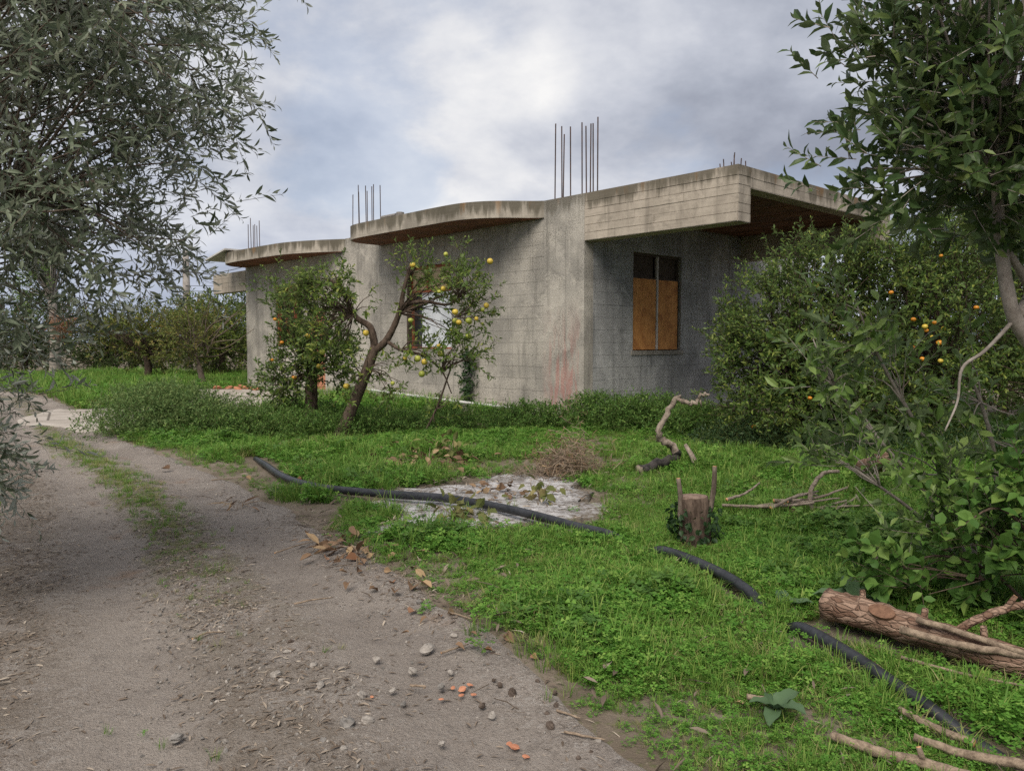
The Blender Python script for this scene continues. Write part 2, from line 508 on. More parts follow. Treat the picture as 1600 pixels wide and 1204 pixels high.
# ground materials
m, N = mat('soil'); M['soil'] = m
p = N.n('ShaderNodeNewGeometry').outputs['Position']
a = N.noise(p, 1.4, 6, 0.6); b = N.noise(p, 18, 5, 0.65); c_ = N.noise(p, 90, 4, 0.6)
c = N.mix(N.step(a, .38, .64), (0.125, 0.10, 0.074), (0.20, 0.165, 0.13))
c = N.mix(N.math('MULTIPLY', N.step(b, .52, .66), .6), c, (0.085, 0.105, 0.035))
c = N.mix(N.math('MULTIPLY', N.step(c_, .58, .7), .5), c, (0.26, 0.22, 0.16))
finish(N, c, 0.95, N.math('ADD', b, N.math('MULTIPLY', c_, .5)), 0.7, 0.03, 0.1)

m, N = mat('dirt_track'); M['track'] = m
p = N.n('ShaderNodeNewGeometry').outputs['Position']
ac = N.n('ShaderNodeAttribute', attribute_name='across').outputs['Fac']
a = N.noise(p, 0.9, 6, 0.6, .3); b = N.noise(p, 9, 6, 0.65); c_ = N.noise(p, 70, 4, 0.7); d = N.noise(p, 220, 3, 0.6)
c = N.mix(N.step(a, .34, .66), (0.275, 0.236, 0.204), (0.365, 0.318, 0.275))
c = N.mix(N.math('MULTIPLY', N.step(b, .5, .72), .5), c, (0.19, 0.166, 0.148))
c = N.mix(N.math('MULTIPLY', N.step(N.noise(p, 1.7, 5, .6), .60, .74), .55), c, (0.30, 0.185, 0.115))
c = N.mix(N.math('MULTIPLY', N.step(c_, .56, .72), .55), c, (0.36, 0.325, 0.285))
c = N.mix(N.math('MULTIPLY', N.step(c_, .44, .32), .4), c, (0.13, 0.11, 0.09))
# wheel ruts are bare and compacted; between and beside them darker humus and moss
vo = N.n('ShaderNodeTexVoronoi', {'Vector': p, 'Scale': 85.0, 'Randomness': 1.0})
vo2 = N.n('ShaderNodeTexVoronoi', {'Vector': p, 'Scale': 32.0, 'Randomness': 1.0})
peb = N.math('ADD', N.math('MULTIPLY', N.n('ShaderNodeSeparateColor', {0: vo.outputs['Color']}).outputs[0], .6), N.math('MULTIPLY', N.n('ShaderNodeSeparateColor', {0: vo2.outputs['Color']}).outputs[0], .4))
rutm = N.math('MAXIMUM', N.step(N.math('ABSOLUTE', N.math('SUBTRACT', ac, .87)), .09, .03), N.step(N.math('ABSOLUTE', N.math('SUBTRACT', ac, .595)), .09, .03))
pebm = N.math('SUBTRACT', 1.0, N.math('MULTIPLY', rutm, .65))
c = N.mix(N.math('MULTIPLY', N.step(peb, .62, .82), N.math('MULTIPLY', pebm, .55)), c, (0.44, 0.405, 0.365))
c = N.mix(N.math('MULTIPLY', N.step(peb, .36, .16), N.math('MULTIPLY', pebm, .5)), c, (0.15, 0.125, 0.104))
hum = N.math('MULTIPLY', N.step(N.math('ABSOLUTE', N.math('SUBTRACT', ac, 0.715)), .11, .03), N.step(N.noise(p, 2.3, 5, .6), .35, .62))
lef = N.math('MULTIPLY', N.step(ac, .56, .44), N.step(N.noise(p, 3.1, 5, .6), .3, .6))
c = N.mix(N.math('MULTIPLY', N.math('MAXIMUM', hum, lef), .62), c, (0.19, 0.155, 0.118))
moss = N.math('MULTIPLY', N.math('MULTIPLY', hum, N.step(N.n('ShaderNodeSeparateXYZ', {0: p}).outputs[1], 3.2, 6.5)), N.step(N.noise(p, 7, 4, .6), .42, .6))
c = N.mix(N.math('MULTIPLY', moss, .75), c, (0.14, 0.165, 0.045))
finish(N, c, 0.95, N.math('ADD', N.math('MULTIPLY', b, .8), N.math('ADD', N.math('MULTIPLY', N.math('MULTIPLY', peb, pebm), 1.2), N.math('ADD', c_, N.math('MULTIPLY', d, .5)))), 0.9, 0.03, 0.12)

m, N = mat('old_concrete_pad'); M['pad'] = m
p = N.n('ShaderNodeNewGeometry').outputs['Position']
a = N.noise(p, 1.1, 6, 0.6); b = N.noise(p, 20, 5, 0.65)
crack = N.n('ShaderNodeTexVoronoi', {'Vector': N.vmath('ADD', p, (0.2, 0, 0)), 'Scale': 0.55}, feature='DISTANCE_TO_EDGE').outputs['Distance']
c = N.mix(N.step(a, .35, .65), (0.30, 0.265, 0.225), (0.40, 0.36, 0.315))
c = N.mix(N.math('MULTIPLY', N.step(b, .52, .7), .4), c, (0.2, 0.175, 0.15))
c = N.mix(N.math('MULTIPLY', N.step(crack, .02, .005), .8), c, (0.06, 0.05, 0.04))
finish(N, c, 0.92, b, 0.4, 0.01, 0.15)

m, N = mat('wood_ash'); M['ash'] = m
p = N.n('ShaderNodeNewGeometry').outputs['Position']
a = N.noise(p, 1.9, 6, 0.62, .4); b = N.noise(p, 14, 6, 0.7); c_ = N.noise(p, 75, 4, 0.7)
c = N.mix(N.step(a, .34, .56), (0.22, 0.205, 0.192), (0.52, 0.505, 0.495))
c = N.mix(N.math('MULTIPLY', N.step(b, .47, .62), .8), c, (0.16, 0.135, 0.115))
c = N.mix(N.math('MULTIPLY', N.step(c_, .57, .7), .6), c, (0.045, 0.04, 0.038))
ed = N.n('ShaderNodeAttribute', attribute_name='edge').outputs['Fac']          # the ash thins out over the soil
c = N.mix(N.step(N.math('ADD', ed, N.math('MULTIPLY', N.math('SUBTRACT', b, .5), 1.1)), .72, 1.02), c, (0.15, 0.125, 0.095))
finish(N, c, 0.97, N.math('ADD', b, N.math('MULTIPLY', c_, .6)), 0.7, 0.03, 0.1)


# ------------------------------------------------------------------ ground, track, pad, ash
def axis(segs):
    out = []
    for a, b, n in segs:
        out += list(np.linspace(a, b, n, endpoint=False))
    return np.array(out + [segs[-1][1]])


PAD = [(-10.3, 17.4), (-10.0, 15.7), (-9.0, 14.4), (-7.3, 13.5), (-6.2, 14.8), (-5.0, 18.6), (-4.6, 20.4), (-6.5, 22.8), (-8.2, 24.7), (-9.6, 24.0), (-9.3, 22.2), (-8.4, 20.4), (-8.6, 18.6)]
ASHP = smooth_path([(-1.65, 7.2), (-1.1, 7.95), (-0.5, 8.75), (0.25, 9.2), (0.7, 8.3), (0.92, 7.3), (0.85, 6.55), (0.38, 6.1), (-0.45, 5.9), (-1.05, 6.0), (-1.02, 6.55), (-1.65, 7.2)], 60)[:-1]
ASHC = ASHP.mean(0)

xs = axis([(-900, -60, 14), (-60, -16, 24), (-16, 12, 200), (12, 60, 24), (60, 900, 14)])
ys = axis([(-300, -6, 12), (-6, 1.5, 24), (1.5, 20, 150), (20, 45, 60), (45, 120, 20), (120, 1200, 14)])
X, Y = np.meshgrid(xs, ys)
Z = height(X, Y)
acr, _ = track_uv(X.ravel(), Y.ravel())
acr = acr.reshape(X.shape)
inside = sstep(acr, 0.02, 0.06) * sstep(acr, 0.98, 0.94) * (Y < 30)
Z -= 0.05 * inside
Z -= 0.05 * inpoly(X, Y, PAD)
da = np.hypot(X - ASHC[0], Y - ASHC[1])
Z -= 0.05 * inpoly(X, Y, [tuple(ASHC + (q - ASHC) * 0.96) for q in ASHP])
nx, ny = len(xs), len(ys)
idx = np.arange(nx * ny).reshape(ny, nx)
quads = np.stack([idx[:-1, :-1], idx[:-1, 1:], idx[1:, 1:], idx[1:, :-1]], -1).reshape(-1, 4)
me = bpy.data.meshes.new('ground')
me.from_pydata(np.stack([X.ravel(), Y.ravel(), Z.ravel()], 1).tolist(), [], quads.tolist())
me.polygons.foreach_set('use_smooth', [True] * len(quads))
ground = link('ground', me, None, M['soil'])
tag(ground, 'bare brown soil under the grass of the citrus grove', 'ground', kind='structure')


def track_sheet():
    na, nc = 420, 46
    t = np.linspace(0, len(EDGE_R) - 1.001, na)
    i = t.astype(int); u = (t - i)[:, None]
    ER = EDGE_R[i] * (1 - u) + EDGE_R[i + 1] * u
    EL = EDGE_L[i] * (1 - u) + EDGE_L[i + 1] * u
    s = np.linspace(-0.01, 1.01, nc)
    v, at = [], []
    for k in range(na):
        w = EL[k] + (ER[k] - EL[k]) * s[:, None]
        w[-1] += (ER[k] - EL[k]) * 0.05 * (float(vnoise(ER[k][0], ER[k][1], 2.2)) - .45)
        w[-2] += (ER[k] - EL[k]) * 0.04 * (float(vnoise(ER[k][0], ER[k][1], 2.2)) - .45)
        z = height(w[:, 0], w[:, 1]) + 0.006
        rut = np.exp(-((s - .87) / .06) ** 2) + np.exp(-((s - .595) / .06) ** 2)
        z = z - 0.030 * rut + 0.012 * (vnoise(w[:, 0], w[:, 1], 9) - .5)
        z[0] -= 0.05; z[-1] -= 0.03
        v += [(a, b, c) for (a, b), c in zip(w, z)]
        at += list(s)
    ix = np.arange(na * nc).reshape(na, nc)
    q = np.stack([ix[:-1, :-1], ix[:-1, 1:], ix[1:, 1:], ix[1:, :-1]], -1).reshape(-1, 4)
    me = bpy.data.meshes.new('dirt_track')
    me.from_pydata(v, [], q.tolist())
    a = me.attributes.new('across', 'FLOAT', 'POINT')
    a.data.foreach_set('value', at)
    me.polygons.foreach_set('use_smooth', [True] * len(q))
    return link('dirt_track', me, None, M['track'])


tag(track_sheet(), 'grey brown dirt track with two bare wheel ruts passing the house', 'track', kind='structure')


def patch(name, poly, material, zoff, dome=0.0, ragged=0.0):
    P = np.array(poly)
    c = P.mean(0)
    rings = 26
    n = len(P)
    v = [(c[0], c[1], hz(*c) + zoff + dome)]
    for r in range(1, rings + 1):
        t = r / rings
        q = c + (P - c) * t
        if ragged:
            q = q + (P - c) * (ragged * t * (vnoise(q[:, 0], q[:, 1], 3.0) - .5))[:, None]
        z = height(q[:, 0], q[:, 1]) + zoff + dome * (1 - t) + (vnoise(q[:, 0], q[:, 1], 7) - .5) * 0.02 * (dome > 0) - (0.05 if r == rings else 0)
        v += [(a, b, k) for (a, b), k in zip(q, z)]
    f = [(0, 1 + k, 1 + (k + 1) % n) for k in range(n)]
    for r in range(rings - 1):
        b = 1 + r * n
        f += [(b + k, b + n + k, b + n + (k + 1) % n, b + (k + 1) % n) for k in range(n)]
    mb = MB(); mb.add(v, f)
    o = mb.build(name, material, None, True)
    a = o.data.attributes.new('edge', 'FLOAT', 'POINT')
    a.data.foreach_set('value', [0.0] + [(1 + k // n) / rings for k in range(rings * n)])
    return o


pad = patch('concrete_pad', [tuple(q) for q in smooth_path(PAD + [PAD[0]], 70)[:-1]], M['pad'], 0.022)
tag(pad, 'pale worn concrete apron leading from the track to the house', 'pad', kind='structure')
ash = patch('ash_patch', [tuple(q) for q in ASHP], M['ash'], 0.012, 0.03, ragged=0.7)
tag(ash, 'pale grey wood ash from a burnt out bonfire on the grass', 'ash', kind='stuff')

# ------------------------------------------------------------------ house
house = empty('unfinished_house', (HC[0], HC[1], 0), HANG)
tag(house, 'unfinished single storey grey concrete house with curved canopies and rebar on the roof', 'house')
ZT, ZS, ZB = 4.37, 4.05, 3.46           # roof top, slab underside, beam underside
PX, PY = 3.33, 5.94                     # porch overhang
FAR, BACK = -15.5, 9.0
BT = 0.37


def boxes_around(u0, u1, z0, z1, holes):
    """rectangles of a wall in (u,z) that leave the holes open"""
    rects = []
    cuts = sorted({u0, u1, *[h[0] for h in holes], *[h[1] for h in holes]})
    for a, b in zip(cuts, cuts[1:]):
        zs = [(z0, z1)]
        for h in holes:
            if h[0] < b - 1e-6 and h[1] > a + 1e-6:
                zs = [s for (p_, q_) in zs for s in ((p_, min(q_, h[2])), (max(p_, h[3]), q_)) if s[1] - s[0] > 1e-4]
        rects += [(a, b, p_, q_) for p_, q_ in zs]
    return rects


W1 = (-5.9, -4.18, 1.35, 3.36)          # window in the facade (x range)
W2 = (1.50, 3.17, 1.33, 3.37)           # window in the porch wall (y range)
W3 = (-13.25, -11.5, 1.4, 3.25)         # far window (x range)
D3 = (-11.05, -10.15, 0.0, 2.5)         # bricked-up door (x range)

# backing walls
mb = MB()
for a, b, p_, q_ in boxes_around(-7.2, -1.1, -0.3, ZS, [W1]):
    mb.box(a, b, 0.006, 0.26, p_, q_)
fac = mb.build('facade_wall', M['mortar'], house)
mb = MB()
for a, b, p_, q_ in boxes_around(0.262, BACK, -0.3, ZS, [W2]):
    mb.box(-0.26, -0.006, a, b, p_, q_)
endw = mb.build('porch_wall', M['mortar'], house)
mb = MB()
for a, b, p_, q_ in boxes_around(-14.7, -8.95, -0.3, ZS, [W3, D3]):
    mb.box(a, b, 0.005, 0.26, p_, q_)
farw = mb.build('far_facade_wall', M['cast'], house)
mb = MB(); mb.box(FAR, -0.27, BACK - 0.25, BACK, -0.3, ZS); mb.build('back_wall', M['mortar'], house)
mb = MB(); mb.box(FAR, FAR + 0.25, 0.27, BACK - 0.26, -0.3, ZS); mb.build('gable_wall', M['mortar'], house)

# blocks, each a piece of its own
_bm = {}


def block_mesh(w, h, axis_, material):
    key = (round(w, 3), round(h, 3), axis_)
    if key not in _bm:
        b = MB()
        if axis_ == 'x':
            b.box(0, w, 0, 0.05, 0, h)
        else:
            b.box(-0.05, 0, 0, w, 0, h)
        me = b.mesh('concrete_block')
        me.materials.append(material)
        _bm[key] = me
    return _bm[key]


def lay_blocks(parent, u0, u1, z1, hole, axis_, material, limit=None):
    bw, bh, j = 0.5, 0.25, 0.005
    row = 0
    z = -0.25
    while z < z1 - 0.05:
        zt = min(z + bh, z1)
        u = u0 - (bw / 2 if row % 2 else 0)
        while u < u1 - 1e-6:
            a, b = max(u, u0), min(u + bw, u1)
            segs = [(a, b, z, zt)]
            if hole and hole[0] < b and hole[1] > a and hole[2] < zt and hole[3] > z:
                segs = []
                if a < hole[0]: segs.append((a, hole[0], z, zt))
                if b > hole[1]: segs.append((hole[1], b, z, zt))
                aa, bb = max(a, hole[0]), min(b, hole[1])
                if z < hole[2]: segs.append((aa, bb, z, hole[2]))
                if zt > hole[3]: segs.append((aa, bb, hole[3], zt))
            for s in segs:
                if s[1] - s[0] > 0.04 and s[3] - s[2] > 0.03:
                    o = link('concrete_block', block_mesh(s[1] - s[0] - j, s[3] - s[2] - j, axis_, material), parent)
                    off = random.uniform(-0.003, 0.003)
                    o.location = (s[0] + j / 2, off, s[2] + j / 2) if axis_ == 'x' else (-off, s[0] + j / 2, s[2] + j / 2)
            u += bw
        z += bh
        row += 1


lay_blocks(fac, -7.2, -1.1, ZS - 0.002, W1, 'x', M['cast'])
lay_blocks(endw, 0.262, 4.6, ZS - 0.002, W2, 'y', M['end'])
mb = MB()
for k in range(17):
    z = -0.25 + k * 0.25
    for q in range(9):
        mb.box(-0.05, random.uniform(-.003, .003), 4.605 + q * .5 - (0 if k % 2 else 0), 4.605 + q * .5 - .011 + 0.5 if q < 8 else 8.99, z, min(z + 0.239, ZS - .002))
tag(mb.build('block_courses', M['end'], house), kind='stuff')

# columns
for x0, x1, y1, top in ((-1.1, 0.0, 0.26, ZT), (-8.95, -7.2, 0.26, ZT), (FAR, -14.7, 0.26, ZT)):
    mb = MB()
    mb.box(x0, x1, -0.004, y1, -0.3, top)
    mb.build('column', M['cast'], house)

# roof slab and beams
mb = MB()
mb.box(FAR + .002, PX - 0.004, BT, PY - .01, ZS, ZT - 0.006); mb.box(FAR + .002, -.004, PY - .01, BACK + .3, ZS, ZT - .007)
roof = mb.build('roof_slab', M['slab'], house)
mb = MB(); mb.box(-14.7, -8.95, 0.0, BT, ZS + .002, ZT - .004); mb.box(-7.2, -1.1, 0.0, BT, ZS + .002, ZT - .004); mb.box(FAR, -0.002, 0.262, BT - .001, 3.5, ZS)
mb.build('ring_beam', M['slab'], house)


def board_strip(parent, axis_, a0, a1, z0, z1, out, n, seed):
    """shutter-board imprints: strips standing a few mm proud of the cast face"""
    r = random.Random(seed)
    hgt = (z1 - z0) / n
    for k in range(n):
        cuts = [a0]
        while cuts[-1] < a1 - 0.9:
            nx_ = cuts[-1] + r.uniform(1.1, 2.9)
            cuts.append(nx_ if nx_ < a1 - 0.5 else a1)
        if cuts[-1] < a1: cuts.append(a1)
        for c0, c1 in zip(cuts, cuts[1:]):
            pr = r.uniform(0.002, 0.011)
            b = MB()
            lo, hi = z0 + k * hgt + 0.003, z0 + (k + 1) * hgt - 0.003 - r.uniform(0, .004)
            seg = max(2, int((c1 - c0) / 0.16))
            vv, ff = [], []
            for i in range(seg + 1):
                a = c0 + (c1 - c0 - 0.004) * i / seg
                l_, h_ = lo + r.uniform(-.002, .004), hi + r.uniform(-.004, .002)
                for zq in (l_, h_):
                    if axis_ == 'x':
                        vv += [(a, out - pr, zq), (a, out + .01, zq)]
                    else:
                        vv += [(out + pr, a, zq), (out - .01, a, zq)]
            for i in range(seg):
                q = i * 4; w = q + 4
                quad = [(q, w, w + 2, q + 2), (q, q + 1, w + 1, w), (q + 2, w + 2, w + 3, q + 3)]
                ff += quad if axis_ == 'x' else [tuple(reversed(t)) if False else t for t in quad]
            ff += [(0, 2, 3, 1), (seg * 4, seg * 4 + 1, seg * 4 + 3, seg * 4 + 2)]
            b.add(vv, ff)
            b.build('board_imprint', M['board'], parent)


mb = MB(); mb.box(0.001, PX, 0.0, BT, ZB, ZT)
beam = mb.build('porch_beam', M['board'], house)
board_strip(beam, 'x', 0.02, PX, ZB + .005, ZT - .02, 0.0, 6, 1)
board_strip(beam, 'y', 0.0, BT, ZB + .005, ZT - .02, PX, 6, 2)
mb = MB(); mb.box(0.001, PX, PY - BT, PY, ZB, ZT)
beam2 = mb.build('porch_beam', M['board'], house)
board_strip(beam2, 'y', PY - BT, PY, ZB + .005, ZT - .02, PX, 6, 3)
mb = MB(); mb.box(PX - 0.3, PX, BT + .001, PY - BT - .001, ZS - 0.02, ZT)
edge = mb.build('slab_edge', M['board'], house)
board_strip(edge, 'y', BT, PY - BT, ZS - .01, ZT - .02, PX, 2, 4)
# clay soffit strips
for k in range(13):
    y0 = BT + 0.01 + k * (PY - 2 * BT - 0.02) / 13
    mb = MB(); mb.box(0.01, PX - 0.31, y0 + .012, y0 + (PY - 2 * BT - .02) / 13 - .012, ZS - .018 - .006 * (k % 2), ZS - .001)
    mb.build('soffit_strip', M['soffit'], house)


def canopy(outline):
    P = smooth_path(outline, 60)
    n = len(P)
    out = empty_list = None
    mb = MB()
    top = [(x, y, ZT) for x, y in P]; bot = [(x, y, ZS - .02) for x, y in P]
    inner = [(x, min(y, -0.001), ZS + .06) for x, y in P]
    v = top + bot
    f = [(i, i + n, i + 1 + n, i + 1) for i in range(n - 1)]
    f.append(tuple(range(n)))
    f.append(tuple(reversed(range(n, 2 * n))))
    f.append((n - 1, 2 * n - 1, n, 0))
    mb.add(v, f)
    c = mb.build('canopy', M['slab'], house)
    ce = P.mean(0)
    Q = ce + (P - ce) * np.array([0.975, 0.93])
    Q[:, 1] = np.minimum(Q[:, 1], -0.01)
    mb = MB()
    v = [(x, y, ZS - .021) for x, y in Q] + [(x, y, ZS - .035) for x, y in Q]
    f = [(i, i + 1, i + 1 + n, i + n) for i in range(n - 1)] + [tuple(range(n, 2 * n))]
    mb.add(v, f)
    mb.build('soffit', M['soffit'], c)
    return c


canopy([(-1.1, -0.005), (-1.28, -.17), (-1.6, -.55), (-2.0, -.90), (-2.5, -1.10), (-3.2, -1.16), (-4.4, -1.18), (-5.6, -1.2), (-6.3, -1.2), (-6.8, -1.1), (-7.08, -.85), (-7.17, -.5), (-7.18, -.005)])
canopy([(-8.98, -0.005), (-9.2, -.14), (-9.7, -.45), (-10.3, -.72), (-10.9, -.9), (-11.8, -1.0), (-12.8, -1.05), (-13.8, -1.1), (-14.6, -1.05), (-15.1, -.8), (-15.35, -.45), (-15.4, -.005)])
mb = MB(); mb.box(-18.3, FAR - .002, 0.0, 0.3, 3.27, 3.95)
lb = mb.build('side_beam', M['board'], house)
board_strip(lb, 'x', -18.3, FAR - .01, 3.28, 3.94, 0.0, 4, 9)
mb = MB(); mb.box(-18.3, FAR - .002, 2.8, 3.1, 3.27, 3.95); mb.build('side_beam', M['board'], house)
mb = MB(); mb.box(-18.3, -18.0, 0.302, 2.798, 3.4, 3.95); mb.build('side_beam', M['board'], house)

# rebar
def bars(pts, h0, h1, r=0.013):
    for (x, y) in pts:
        h = random.uniform(h0, h1)
        mb = MB()
        lean = (random.uniform(-.02, .02), random.uniform(-.02, .02))
        mb.tube([(x, y, ZT - .05), (x + lean[0] * .5, y + lean[1] * .5, ZT + h / 2), (x + lean[0], y + lean[1], ZT + h)], r, 6)
        mb.build('rebar', M['rebar'], house)


bars([(-.86, .06), (-.80, .20), (-.64, .07), (-.42, .05), (-.25, .2), (-.02, .07), (.04, .2), (.09, .06), (.15, .2)], 1.25, 1.62)
bars([(-8.65, .07), (-8.5, .2), (-8.3, .06), (-8.1, .2), (-7.95, .07), (-7.8, .2), (-7.65, .06), (-7.45, .2)], 1.1, 1.4)
bars([(-15.4, .07), (-15.3, .2), (-15.15, .06), (-15.0, .2), (-14.9, .07), (-14.8, .2)], 1.0, 1.3)
bars([(PX - .3, .05), (PX - .2, .2), (PX - .12, .05), (PX - .05, .15), (PX - .05, .3), (PX - .3, .3), (PX - .4, .1)], .06, .22, .009)
bars([(PX - .08, 3.6), (PX - .2, 3.7), (PX - .1, 5.6), (PX - .12, 5.75), (PX - .25, 5.8), (PX - .05, 5.85)], .07, .2, .009)

# window in the porch wall: two plywood shutters, mullion, dark panes above
win = MB()
y0, y1, z0, z1 = W2
win.box(-.20, -.08, y0, y0 + .05, z0, z1); win.box(-.20, -.08, y1 - .05, y1, z0, z1)
win.box(-.20, -.08, y0 + .05, y1 - .05, z1 - .05, z1); win.box(-.20, -.08, y0 + .05, y1 - .05, z0, z0 + .04)
win.box(-.18, -.07, y0 + .05, y1 - .05, 2.83, 2.88)
w2 = win.build('window', M['darkwood'], house)
ym = (y0 + y1) / 2 + .03
for a, b in ((y0 - .04, ym - .045), (ym + .045, y1 - .07)):
    mb = MB()
    mb.box(-.068, -.045, a, b, z0 + .02, 2.84)
    pan = mb.build('plywood_panel', M['ply'], w2)
    for yy in (a + .06, b - .06):
        for zq in (z0 + .1, z0 + .75, 2.76):
            MB().tube([(-.046, yy, zq), (-.041, yy, zq)], .008, 8).build('nail', M['rebar'], pan)
mb = MB(); mb.box(-.072, -.03, ym - .022, ym + .022, z0 + .02, z1 - .04); mb.build('mullion', M['mullion'], w2)
for a, b in ((y0 + .05, ym - .03), (ym + .03, y1 - .05)):
    mb = MB(); mb.box(-.15, -.14, a, b, 2.88, z1 - .05); mb.build('upper_board', M['darkwood'], w2)
mb = MB(); mb.box(-.2, 0.025, y0 - .06, y1 + .08, z0 - .09, z0 - .002); mb.build('sill', M['mortar'], w2)

# window in the facade
win = MB()
x0, x1, z0, z1 = W1
win.box(x0, x0 + .06, .06, .2, z0, z1); win.box(x1 - .06, x1, .06, .2, z0, z1)
win.box(x0 + .06, x1 - .06, .06, .2, z1 - .06, z1); win.box(x0 + .06, x1 - .06, .06, .2, z0, z0 + .04)
win.box(x0 + .06, x1 - .06, .05, .2, 2.72, 2.78)
w1 = win.build('window', M['rust'], house)
xm = -5.2
mb = MB(); mb.box(xm - .03, xm + .03, .055, .12, 2.78, z1 - .06); mb.build('mullion', M['rust'], w1)
for a, b in ((x0 + .06, xm - .03), (xm + .03, x1 - .06)):
    mb = MB(); mb.box(a, b, .10, .12, 2.78, z1 - .06); mb.build('fanlight_board', M['beige'], w1)
mb = MB(); mb.box(x0 + .45, x1 - .06, .08, .10, z0 + .04, 2.72); mb.build('white_panel', M['white'], w1)
mb = MB(); mb.box(x0 + .06, x0 + .45, .13, .15, z0 + .04, 2.72); mb.build('dark_panel', M['dark'], w1)
mb = MB(); mb.box(x0 - .02, x0 + .05, -.05, .05, z0 - .1, z1 - .1); mb.build('post', M['darkwood'], w1)

# far window and bricked-up door
win = MB()
x0, x1, z0, z1 = W3
for a in (x0, x0 + .55, x0 + 1.1, x1 - .06):
    win.box(a, a + .06, .05, .17, z0, z1 - .08)
win.box(x0 - .1, x1 + .1, .02, .2, z1 - .08, z1 + .02)
w3 = win.build('window', M['rust'], house)
mb = MB(); mb.box(x0, x1, .20, .22, z0, z1 - .08); mb.build('pane', M['dark'], w3)
x0, x1, z0, z1 = D3
k = 0
z = z0
while z < z1 - .1:
    x = x0 - (0.15 if k % 2 else 0)
    while x < x1 - .02:
        a, b = max(x, x0), min(x + .3, x1)
        mb = MB(); off = random.uniform(0, .012)
        mb.box(a + .006, b - .006, .03 + off, .15, z + .006, z + .194)
        mb.build('hollow_brick', M['brick'], farw)
        x += .3
    z += .2; k += 1

# kerb at the foot of the facade
mb = MB()
mb.box(-14.0, -1.5, -0.55, -0.02, -0.2, 0.13)
mb.build('footing_kerb', M['mortar'], house)


def hloc(x, y, z=0.0):
    v = Matrix.Rotation(HANG, 3, 'Z') @ Vector((x, y, z))
    return (v.x + HC[0], v.y + HC[1], z)


mb = MB()
pp = smooth_path([hloc(-6.9, -.62, .30), hloc(-5, -.62, .25), hloc(-3.2, -.60, .20), hloc(-1.4, -.62, .17)], 20)
mb.tube(pp, 0.032, 10)
o = mb.build('plastic_pipe', M['pvc'], None, True)
tag(o, 'thin pale plastic pipe lying along the foot of the facade', 'pipe')
mb = MB()
for a, b, c in ((-15.9, -14.2, 0.0),):
    c0 = [hloc(-16.6, -.95, 4.28), hloc(-14.3, -1.2, 4.44), hloc(-14.3, -.35, 4.44), hloc(-16.6, -.10, 4.28)]
    v = c0 + [(x, y, z + .05) for x, y, z in c0]
    mb.add(v, [(0, 3, 2, 1), (4, 5, 6, 7), (0, 1, 5, 4), (1, 2, 6, 5), (2, 3, 7, 6), (3, 0, 4, 7)])
o = mb.build('roof_sheet', M['fibre'], None)
tag(o, 'pale grey sheet lying loose on the far curved canopy', 'sheet')
mb = MB()
v = []
b0 = hloc(-4.75, -1.02)
mb.tube([(b0[0], b0[1], ZT - .002), (b0[0], b0[1], ZT + .10)], [0.10, 0.09], 10)
mb.tube([(b0[0] - .5, b0[1] + .5, ZT + .05), (b0[0] - .1, b0[1] + .1, ZT + .05)], [0.05, 0.05], 8)
o = mb.build('drain_pipe', M['stoned'], None)
tag(o, 'stub of grey drain pipe lying on the near canopy edge', 'drain pipe')

# ------------------------------------------------------------------ foliage engine
LEAF_T = {}


def leaf_template(kind):
    """leaf along +Y, unit length, folded on the midrib and bent down at the tip; tris"""
    if kind in LEAF_T: return LEAF_T[kind]
    if kind == 'lance':     # olive
        w, v, prof = 0.125, [], [(0, 0), (.35, .9), (.7, .8), (1, 0)]
    elif kind == 'oval':    # citrus, bay
        w, v, prof = 0.19, [], [(0, 0), (.3, .85), (.62, .95), (1, 0)]
    elif kind == 'broad':
        w, v, prof = 0.33, [], [(0, 0), (.25, .85), (.6, 1.0), (1, 0)]
    elif kind == 'thin':
        w, v, prof = 0.05, [], [(0, 0), (.35, .9), (.7, .8), (1, 0)]
    V = [(0, 0, 0)]
    for t, a in prof[1:-1]:
        zz_ = -0.18 * t * t
        V += [(-w * a, t, zz_ + w * a * .35), (0, t, zz_), (w * a, t, zz_ + w * a * .35)]
    V.append((0, 1, -0.20))
    F = [(0, 2, 1), (0, 3, 2), (1, 2, 5), (1, 5, 4), (2, 3, 6), (2, 6, 5), (4, 5, 7), (5, 6, 7)]
    if kind in ('simple',):
        pass
    LEAF_T[kind] = (np.array(V, float), np.array(F))
    return LEAF_T[kind]


V4 = (np.array([(0, 0, 0), (-.2, .5, .04), (0, .5, -.03), (.2, .5, .04), (0, 1, -.12)], float), np.array([(0, 2, 1), (0, 3, 2), (1, 2, 4), (2, 3, 4)]))
LEAF_T['small'] = V4


def np_mesh(name, V, F, rnd=None, mats=None, parent=None, smooth=False, kind=None, matidx=None):
    me = bpy.data.meshes.new(name)
    nv, nf = len(V), len(F)
    k = F.shape[1]
    me.vertices.add(nv)
    me.vertices.foreach_set('co', np.ascontiguousarray(V, np.float32).ravel())
    me.loops.add(nf * k)
    me.loops.foreach_set('vertex_index', np.ascontiguousarray(F, np.int32).ravel())
    me.polygons.add(nf)
    me.polygons.foreach_set('loop_start', np.arange(0, nf * k, k, dtype=np.int32))
    if smooth:
        me.polygons.foreach_set('use_smooth', np.ones(nf, bool))
    if matidx is not None:
        me.polygons.foreach_set('material_index', np.ascontiguousarray(matidx, np.int32))
    if rnd is not None:
        a = me.attributes.new('rnd', 'FLOAT', 'FACE')
        a.data.foreach_set('value', np.ascontiguousarray(rnd, np.float32))
    me.update(calc_edges=True)
    o = link(name, me, parent, mats)
    if kind: o['kind'] = kind
    return o


